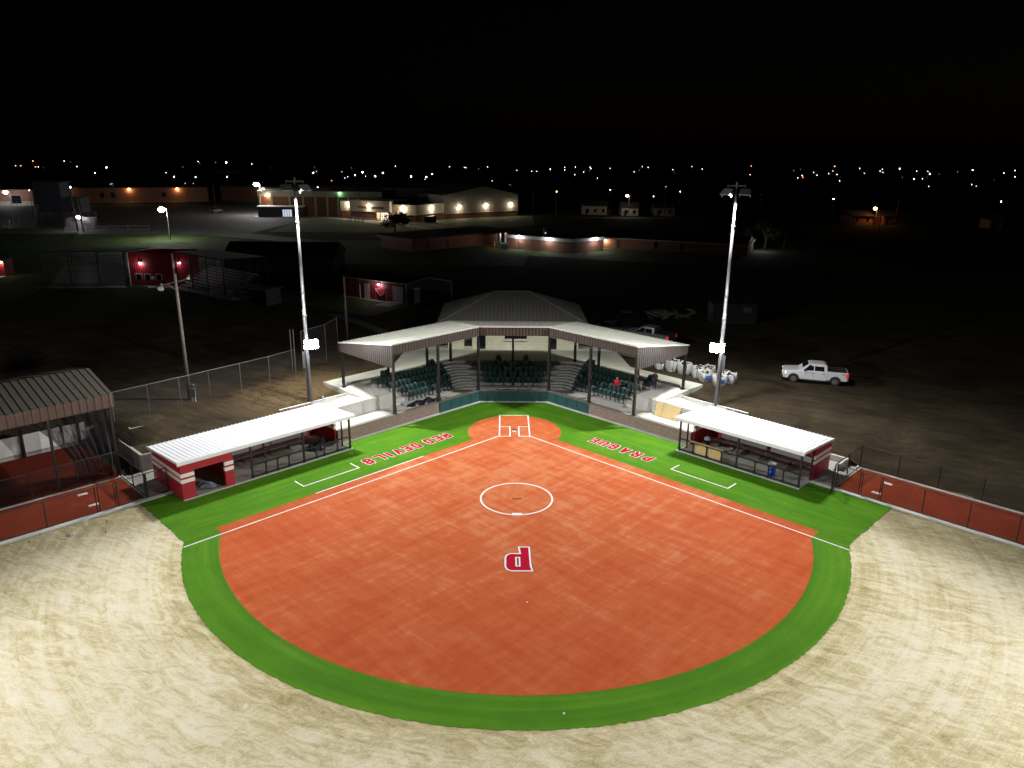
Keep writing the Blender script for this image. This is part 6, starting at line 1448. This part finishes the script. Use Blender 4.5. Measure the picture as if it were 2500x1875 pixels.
t = thing('air_unit', 'pale air conditioning unit on the grass at the left corner of the brick school', 'air unit', (-.9, 108.2, GZ))
MB().bx(-1.6, -.2, 107.6, 108.8, GZ, 2.75).build('casing', M['galv'], t, bevel=.05); MB().cyl((-.9, 108.2, 2.751), (-.9, 108.2, 2.80), .45, .45, 16).build('fan_grille', M['black'], t)
o = thing('flag_marker', 'white stake glowing in the orange light by the school porch', 'stake', (-3.0, 110.5, GZ)); MB().cyl((-3, 110.5, GZ), (-3.2, 110.6, 3.1), .04, .04, 6).build('stake', M['door_white'], o)
point_light('orange_glow', o, (-3.4, 109.9, 2.3), 26, (1.0, .32, .06), .1)
structure(MB().quad((-40, 84, GZ+.012), (75, 80, GZ+.012), (75, 128, GZ+.012), (-40, 122, GZ+.012)), 'lawn', M['lawn'])
structure(MB().quad((50, 103.5, GZ+.03), (72, 109, GZ+.03), (78, 112, GZ+.03), (78, 116, GZ+.03), (50, 109.5, GZ+.03)), 'path', M['road'])
point_light('path_light', t, (55.5, 107.5, 4.2), 120, COOL, .2)
# gym forecourt, lawn and car park
structure(MB().quad((-150, 128, GZ+.012), (-66, 133, GZ+.012), (-60, 182, GZ+.012), (-80, 188, GZ+.012), (-86, 232, GZ+.012), (-205, 236, GZ+.012), (-205, 150, GZ+.012)), 'car_park', M['lot'])
structure(MB().quad((-62, 140, GZ+.016), (-14, 140, GZ+.016), (8, 165, GZ+.016), (8, 198, GZ+.016), (-20, 182, GZ+.016), (-62, 190, GZ+.016)), 'lawn', M['lawn'])
structure(MB().quad((-80, 184.4, GZ+.03), (-62, 185, GZ+.03), (-50, 177.4, GZ+.03), (-40, 168.5, GZ+.03), (-36, 170, GZ+.03), (-35.2, 172.4, GZ+.03), (-48.6, 179.6, GZ+.03), (-62, 188.5, GZ+.03), (-80, 187.5, GZ+.03)), 'path', M['conc_d'])
structure(MB().quad((-42, 168, GZ+.034), (-20, 148, GZ+.034), (-18.6, 149.2, GZ+.034), (-34.5, 171.0, GZ+.034)), 'path', M['conc_d'])
structure(MB().quad((-75, 131, GZ+.02), (-40, 112, GZ+.02), (-36, 116, GZ+.02), (-66, 136, GZ+.02)), 'road', M['road'])
for i, (x, y) in enumerate(((-47.5, 170), (-46.3, 169), (-45, 168), (-43.8, 167), (-42.5, 166.1))):
    o = MB().cyl((x, y, GZ), (x, y, 2.9), .07, .07, 8).build('bollard', M['steel_dk']); tag(o, 'thin dark bollard in the row before the gymnasium entrance', 'bollard', 'bollards before the gymnasium entrance')
t = thing('flagpole', 'slim pale flagpole on the lawn right of the gymnasium', 'flagpole', (-18.75, 168.3, GZ)); MB().cyl((-18.75, 168.3, GZ), (-18.75, 168.3, 10.4), .06, .04, 8).build('pole', M['galv'], t); MB().ball((-18.75, 168.3, 10.45), .09, 8, 6).build('finial', M['galv'], t)
t = thing('dumpster', 'dark waste container on the lawn beside the gymnasium wall', 'container', (-22.5, 171.5, GZ))
MB().hexa([(-24.2,169.6,GZ),(-21.4,171,GZ),(-22.2,172.8,GZ),(-25,171.4,GZ),(-24.3,169.4,3.3),(-21.3,170.9,3.5),(-22.2,172.9,3.5),(-25.1,171.5,3.3)]).build('bin', M['black'], t)

# ---- long brick building on the far left
t = thing('classroom_block', 'long low brick building with three orange wall lamps at far left', 'building', (-150, 245, GZ))
F, L = along((-196, 218), (-171.5, 222.5)); MB().hexa(bxF(F, 0, L, 0, 12, GZ, 7.2)).build('near_wall', M['school_brick'], t)
MB().hexa(bxF(F, 0, L, -.1, -.001, GZ, 3.2)).build('pale_base', M['gym_cream'], t); panel(F, 18.0, 21.2, 2.4, 5.2, 'window', 'glass', t, .2, 'shed_trim'); panel(F, 9.5, 11.3, 3.6, 5.6, 'window', 'glass', t, .2)
F2_, L2_ = along((-171, 238.3), (-121, 255.6)); MB().hexa(bxF(F2_, 0, L2_, 0, 14, GZ, 7.0)).build('far_wall', M['school_brick'], t); MB().hexa(bxF(F2_, -.5, L2_+.5, -.6, 14, 7.01, 7.3)).build('roof', M['roof_dark'], t)
nF = F2_(0, -1, 0)-F2_(0, 0, 0)
for s in (2.2, 24.5, 41.8): wall_lamp(t, t, F2_(s, 0, 6.6), nF, 260, SOD, 'sodium', .42)
for s in (14, 18, 36): panel(F2_, s, s+1.4, 3.4, 5.2, 'window', 'glass', t, .1)
structure(MB().quad((-171, 236.6, GZ+.03), (-120.6, 254, GZ+.03), (-121, 255.4, GZ+.03), (-171.4, 238.1, GZ+.03)), 'path', M['conc_d'])
structure(MB().quad((-198, 215.5, GZ+.03), (-171, 220.4, GZ+.03), (-171.5, 222.3, GZ+.03), (-198, 217.6, GZ+.03)), 'path', M['conc_d'])
t = thing('outbuilding', 'small red outbuilding with a white lamp beyond the car park', 'building', (-105, 262, GZ)); MB().bx(-118, -97.5, 262, 272, GZ, 7).build('wall', M['dark_brick'], t); MB().bx(-118.5, -97, 261.5, 272.5, 7.01, 7.3).build('roof', M['roof_dark'], t)
wall_lamp(t, t, (-100.5, 262, 6.2), (0, -1, 0), 240, PINK, 'lens', .5); MB().bx(-98.5, -97.6, 261.9, 261.99, 3, 4.6).build('lit_window', M['doorcool'], t)
# ---- press tower and bleachers at the left edge
t = thing('press_tower', 'dark boxy press tower on legs between the far bleachers', 'tower', (-122, 150, GZ))
MB().bx(-132, -124.5, 158, 163, 4.6, 12.6).build('cabin', M['annex'], t); MB().bx(-124.49, -119.5, 158.2, 163, 4.6, 8.6).build('annex', M['annex'], t); MB().bx(-132.4, -124, 157.6, 163.4, 12.61, 12.9).build('roof', M['roof_dark'], t)
for x in (-131.6, -128, -124.8, -120):
    for y in (158.5, 162.5): MB().cyl((x, y, GZ), (x, y, 4.6), .15, .15, 6).build('leg', M['black'], t)
bleacher((-150, 133), (-124, 143.5), 12, 'largest bleacher with bright streaks below the press tower', dz=.45, dd=.8)
bleacher((-114, 139), (-107.5, 141), 7, 'small bleacher under the bright lamp right of the press tower', dz=.4, dd=.75)
fence_run(cxv, [(-112, 135.5), (-108, 138), (-104, 140), (-99, 141.5), (-94, 142.5)], 1.1, 'picket_fence', 'low fence catching the light right of the far bleachers', 'alu', 'fence_grey', .04, z0=GZ)
for x, l in ((-109.4, 'left one of two dark poles standing close together at far left'), (-108.0, 'right one of two dark poles standing close together at far left')):
    o = MB().cyl((x, 136.7, GZ), (x-.6, 136.9, 12.7), .24, .16, 8).build('utility_pole', M['wood_pole']); tag(o, l, 'pole')
# ---- lamps on posts round the car park
def lamp_post(x, y, zl, power, col, lens, label, r=.4, arm=0.9, cat='street lamp'):
    t = thing('street_lamp', label, cat, (x, y, GZ)); MB().cyl((x, y, GZ), (x, y, zl+.2), .12, .08, 8).build('post', M['galv'], t)
    MB().tube([(x, y, zl+.15), (x-arm, y-.5, zl+.25)], .05, 6).build('arm', M['galv'], t)
    h = MB().bx(x-arm-.3, x-arm+.3, y-.7, y-.3, zl+.15, zl+.32).build('lamp_head', M['grey_steel'], t)
    sub(MB().ball((x-arm, y-.6, zl), r, 10, 8, 1, 1, .75), 'lens', M[lens], h, smooth=True)
    if power: point_light('lamp_light', h, (x-arm, y-.6, zl-r-.1), power, col, .2)
    return t
lamp_post(-175.6, 216.2, 6.6, 350, COOL, 'lens', 'dazzling lamp at the left edge in front of the long brick building', .75)
lamp_post(-79.4, 120.9, 8.45, 450, COOL, 'flood', 'dazzling lamp on a pole above the dark ground left of the left floodlight pole', .75)
lamp_post(-79.6, 191.6, 11.2, 500, COOL, 'flood', 'bright lamp on a tall post at the left end of the gymnasium', .8)
lamp_post(-110.2, 141.5, 4.8, 320, PINK, 'lens', 'low bright lamp over the small bleacher at far left', .5)
lamp_post(-142.6, 224.4, 9.3, 0, COOL, 'doorcool', 'slim lamp post with a faint head in front of the long brick building', .2)
lamp_post(40.2, 196.5, 8.5, 240, PINK, 'warm', 'lamp post with a curved arm by the pale houses beyond the school', .42)
lamp_post(112.4, 175, 6.6, 260, (1.0, .3, .12), 'sodium', 'reddish street lamp glowing alone far right', .55)
# ---- houses across the road
def house(x0, x1, y, z, label, m='house', wins=2, dep=8):
    t = thing('house', label, 'house', ((x0+x1)/2, y, GZ)); MB().bx(x0, x1, y, y+dep, GZ, z).build('wall', M[m], t); yc_ = y+dep/2
    MB().add([(x0-.4, y-.5, z), (x1+.4, y-.5, z), (x1+.4, y+dep+.5, z), (x0-.4, y+dep+.5, z), (x0-.4, yc_, z+1.5), (x1+.4, yc_, z+1.5)], [(0,1,5,4), (2,3,4,5), (0,4,3), (1,2,5), (0,3,2,1)]).build('roof', M['roof_dark'], t)
    for i in range(wins):
        xx = x0 + (x1-x0)*(i+.5)/wins; w = MB().bx(xx-.5, xx+.5, y-.05, y-.002, 2.5, 3.6).build('window', M['glass'], t); sub(MB().bx(xx-.58, xx-.5, y-.07, y-.002, 2.45, 3.65).bx(xx+.5, xx+.58, y-.07, y-.002, 2.45, 3.65), 'frame', M['door_white'], w)
    MB().bx(x0+.6, x0+1.5, y-.05, y-.002, GZ, 3.6).build('door', M['annex'], t); return t
house(26, 34, 204, 4.6, 'pale low house left of the yellow road sign', wins=3); house(38.5, 44, 200, 4.6, 'pale house below the lamp with the curved arm'); house(50, 56.5, 201, 4.3, 'small house with a light gable right of the lamp with the curved arm')
house(105.5, 112, 176, 4.2, 'dim red house lit by the reddish street lamp, left one of two', 'house_red'); house(115, 123, 175.5, 4.4, 'dim red house right of its twin under the reddish lamp', 'house_red', 3); house(142, 146, 166, 4.2, 'tiny dim house near the right edge', 'house', 1, 5)
t = thing('road_sign', 'yellow diamond road sign on a post beyond the school', 'sign', (32.7, 187.8, GZ)); MB().cyl((32.7, 187.8, GZ), (32.7, 187.8, 4.3), .07, .07, 6).build('post', M['galv'], t); MB().add([(32.7, 187.7, 3.2), (33.5, 187.7, 4.0), (32.7, 187.7, 4.8), (31.9, 187.7, 4.0)], [(0,1,2,3)]).build('plate', M['yellow'], t)
structure(MB().quad((20, 190, GZ+.02), (62, 192, GZ+.02), (62, 196, GZ+.02), (20, 194.5, GZ+.02)), 'road', M['road'])
# ---- things in the dark right of the stand
t = thing('rubble_pile', 'dim pile of broken concrete slabs behind the right wing of the canopy', 'rubble', (20.5, 38.3, GZ)); rr = random.Random(21)
for i in range(24):
    x, y = 20.5+rr.gauss(0, 2.0), 38.3+rr.gauss(0, .9); a = rr.uniform(0, PI); w, h = rr.uniform(.4, 1.1), rr.uniform(.3, .8); e = Vector((math.cos(a), math.sin(a), rr.uniform(-.4, .4))).normalized(); g = Vector((-math.sin(a), math.cos(a), rr.uniform(-.3, .6))).normalized(); k = e.cross(g)*.1; c = Vector((x, y, GZ+.15+rr.random()*.5))
    MB().hexa([tuple(c-e*w-g*h), tuple(c+e*w-g*h*.7), tuple(c+e*w*.8+g*h), tuple(c-e*w*.9+g*h*.8), tuple(c-e*w-g*h+k), tuple(c+e*w-g*h*.7+k), tuple(c+e*w*.8+g*h+k), tuple(c-e*w*.9+g*h*.8+k)]).build('slab', M['rubble'], t)
t = thing('storage_container', 'dim green steel container behind the right floodlight pole', 'container', (28.2, 35.5, GZ))
MB().ribbed((25.4, 34.4, GZ), (5.6, 0, 0), (0, 0, 2.5), (0, -1, 0), .3, .07, .05).bx(25.4, 31, 34.45, 36.9, GZ, 4.1).build('body', M['green_box'], t); MB().bx(29.2, 30.2, 34.30, 34.36, 3.1, 3.7).build('plate', M['roof_old'], t)
# ---- trees
def tree(x, y, h, r, label, seed):
    rr = random.Random(seed); t = thing('tree', label, 'tree', (x, y, GZ)); mb = MB(); mb.cyl((x, y, GZ), (x+.2, y, GZ+h*.5), .28, .16, 8)
    tips = []
    for i in range(9):
        a = rr.uniform(0, 2*PI); z0 = GZ+h*rr.uniform(.28, .5); q = Vector((x+math.cos(a)*r*rr.uniform(.4, .8), y+math.sin(a)*r*rr.uniform(.4, .8), GZ+h*rr.uniform(.5, .95))); mb.cyl((x+.1, y, z0), q, .09, .03, 5); tips.append(q)
    mb.build('trunk', M['bark'], t); P = []; F = []
    for i in range(1500):
        c = rr.choice(tips) + Vector((rr.gauss(0, r*.24), rr.gauss(0, r*.24), rr.gauss(0, h*.09))); s = rr.uniform(.12, .3); e = Vector((rr.gauss(0, 1), rr.gauss(0, 1), rr.gauss(0, 1))).normalized(); g = e.orthogonal().normalized(); n = len(P)
        P += [tuple(c-e*s), tuple(c+g*s*.6), tuple(c+e*s), tuple(c-g*s*.6)]; F.append((n, n+1, n+2, n+3))
    MB().add(P, F).build('crown', M['leaf'], t)
tree(-28.5, 133, 6.0, 3.4, 'dark rounded tree in front of the gymnasium lawn', 1); tree(57.5, 111.5, 6.5, 2.8, 'dark tree at the lit path on the right end of the school', 2); tree(62.5, 113.5, 6.0, 2.6, 'dark tree standing just right of the lit path', 3); tree(52.0, 113.0, 6.5, 2.4, 'dark tree against the right end of the school wing', 4)

# ================================================================== lights of the town
TOWN = [(-397.5,650.8,9.6,1),(-378.5,627.0,9.6,0),(-282.8,459.6,9.6,1),(-416.5,636.1,9.6,4),(-328.0,467.8,9.6,4),(-325.4,469.2,9.6,4),(-300.3,443.5,9.6,4),(-298.9,444.2,9.6,1),(-291.5,437.2,9.6,0),(-251.2,361.6,9.6,0),(-207.8,337.4,9.6,2),(-255.5,443.9,9.6,6),(-140.7,219.4,9.6,1),(-178.4,352.1,9.6,1),(-149.6,293.4,9.6,3),(-139.9,293.1,9.6,2),(-292.8,690.0,9.6,1),(-259.5,607.9,9.6,0),(-268.6,669.0,9.6,0),(-254.4,657.2,9.6,3),(-214.8,605.5,9.6,1),(-222.5,481.9,9.6,0),(-118.9,229.5,9.6,1),(-115.7,229.2,9.6,4),(-108.1,227.9,9.6,0),(-128.6,301.2,9.6,2),(-141.7,194.4,9.6,3),(-142.8,174.2,9.6,2),(-164.2,488.3,9.6,0),(-107.0,374.4,9.6,3),(-112.3,404.7,9.6,4),(-136.9,501.2,9.6,0),(-96.5,400.2,9.6,4),(-73.6,268.7,9.6,5),(-74.3,299.6,9.6,1),(-76.8,318.5,9.6,1),(-77.3,340.1,9.6,2),(-83.5,394.9,9.6,7),(-70.1,329.3,9.6,1),(-65.6,330.7,9.6,7),(-69.4,380.7,9.6,3),(-88.5,568.5,9.6,1),(-47.7,330.8,9.6,3),(-39.5,324.4,9.6,3),(-37.0,293.5,9.6,1),(-41.1,372.4,9.6,2),(-45.5,571.2,9.6,1),(-32.8,554.8,9.6,1),(-31.0,542.9,9.6,1),(-15.2,581.5,9.6,1),(-13.0,352.6,9.6,0),(-6.5,283.3,9.6,1),(1.0,242.5,9.6,1),(-65.7,210.9,9.6,2),(-109.8,498.3,9.6,0),(-20.2,512.0,9.6,0),(7.1,475.0,9.6,1),(16.5,454.4,9.6,1),(20.0,455.8,9.6,1),(32.6,519.5,9.6,2),(28.9,450.5,9.6,0),(23.8,395.4,9.6,0),(49.0,596.7,9.6,1),(41.9,502.3,9.6,1),(59.3,611.1,9.6,1),(38.9,387.1,9.6,1),(50.0,447.1,9.6,1),(57.4,508.7,9.6,0),(72.0,612.4,9.6,1),(65.9,549.1,9.6,1),(58.6,495.7,9.6,0),(45.4,332.1,9.6,1),(83.5,569.0,9.6,1),(5.1,264.4,9.6,0),(5.6,213.9,9.6,0),(8.2,190.6,9.6,1),(16.1,196.4,9.6,8),(21.2,265.9,9.6,0),(18.4,133.7,9.6,2),(35.8,211.7,9.6,2),(31.6,153.5,9.6,3),(85.8,466.1,9.6,1),(98.3,518.4,9.6,0),(126.0,664.2,9.6,4),(123.8,622.9,9.6,1),(43.7,173.5,9.6,2),(128.7,545.3,9.6,1),(110.9,455.5,9.6,0),(61.4,241.8,9.6,1),(51.2,192.1,9.6,1),(58.6,204.3,9.6,2),(178.0,690.2,9.6,1),(67.4,224.6,9.6,4),(160.9,582.4,9.6,1),(135.9,414.1,9.6,0),(150.8,423.5,9.6,1),(257.0,759.9,9.6,5),(82.0,190.7,9.6,5),(64.9,164.4,9.6,0),(72.7,372.9,9.6,0),(250.2,605.0,9.6,0),(226.3,555.3,9.6,0),(181.2,418.5,9.6,1),(167.8,382.0,9.6,5),(159.8,368.0,9.6,1),(221.2,502.2,9.6,1),(193.9,427.2,9.6,1),(126.9,271.9,9.6,0),(104.3,205.9,9.6,0),(127.2,249.1,9.6,0),(218.4,468.8,9.6,1),(256.1,552.2,9.6,5),(349.2,770.5,9.9,1),(217.0,452.2,9.6,1),(183.4,380.5,9.6,0),(198.5,403.6,9.6,0),(165.2,326.7,9.6,1),(96.3,169.4,9.6,3),(101.8,181.1,9.6,0),(337.1,684.9,9.6,1),(250.3,485.4,9.6,1),(88.9,128.8,9.6,8),(107.0,161.0,9.6,0),(117.1,172.0,9.6,4),(299.5,565.3,9.6,1),(341.3,648.0,9.6,1),(280.2,520.3,9.6,1),(373.4,680.9,9.6,2),(237.0,406.5,9.6,0),(224.5,369.3,9.6,2),(336.6,579.5,9.6,1),(232.4,375.2,9.6,1),(251.8,406.6,9.6,0),(345.5,579.2,9.6,1),(297.2,487.0,9.6,2),(178.8,269.6,9.6,1),(303.3,486.2,9.6,0),(366.1,572.2,9.6,0),(195.9,277.8,9.6,0),(213.0,296.2,9.6,1),(425.7,651.5,9.6,2),(203.7,277.2,9.6,5),(269.7,370.7,9.6,0),(142.6,163.7,9.6,9),(383.9,541.0,9.6,1),(466.9,654.9,9.6,1),(325.0,437.1,9.6,1),(89.8,83.7,9.6,0),(72.9,138.4,9.6,0)]
KIND = {0: ('dim', (.85, .9, 1.0), 1.6, .42), 1: ('white', (.95, .97, 1.0), 6.0, .72), 2: ('white', (1.0, .97, .92), 11.0, 1.0), 3: ('bright', (.93, .93, 1.0), 22.0, 1.35), 4: ('orange', (1.0, .48, .18), 6.0, .7), 5: ('red', (1.0, .22, .08), 8.0, .8), 6: ('bright', (1.0, .86, .6), 18.0, 1.25), 7: ('violet', (.86, .80, 1.0), 30.0, 1.6), 8: ('red', (1.0, .36, .12), 18.0, 1.4), 9: ('green', (.8, 1.0, .82), 14.0, 1.3)}
KM = {k: emit('town_lamp_%s' % k, v[1], v[2]*2.0) for k, v in KIND.items()}
ADJ = {'dim': 'faint', 'white': 'small white', 'bright': 'bright white', 'orange': 'small orange', 'red': 'small reddish', 'violet': 'big violet white', 'green': 'greenish white'}
protos = {}
for x, y, z, k in TOWN:
    if math.hypot(x-CAMPOS.x, y-CAMPOS.y) < 215: continue
    nm, colr, st, px = KIND[k]; d = math.hypot(x-CAMPOS.x, y-CAMPOS.y); r = px*d/753*.32
    px_ = x/(y+58)*1838; zone = 'left of the left floodlight pole' if px_ < -520 else ('beyond the gymnasium roofs' if px_ < 40 else ('between the gymnasium and the right floodlight pole' if px_ < 540 else 'right of the right floodlight pole'))
    lab = '%s town lamp in the dark distance, %s' % (ADJ[nm], zone); grp = '%s town lamps %s' % (ADJ[nm], zone)
    if k not in protos:
        t = thing('town_lamp', lab, 'lamp', (0, 0, 0), grp)
        MB().cyl((0, 0, -8), (0, 0, .3), .13, .09, 6).build('post', M['wood_pole'], t); MB().ball((0, 0, 0), 1.0, 8, 6).build('lens', KM[k], t, smooth=True); protos[k] = t; q = t
    else: q = dup(protos[k], (0, 0, 0), 0, lab, grp)
    q.location = (x, y, z)
    for ch in q.children:
        if ch.name.startswith('lens'): ch.scale = (r, r, r)
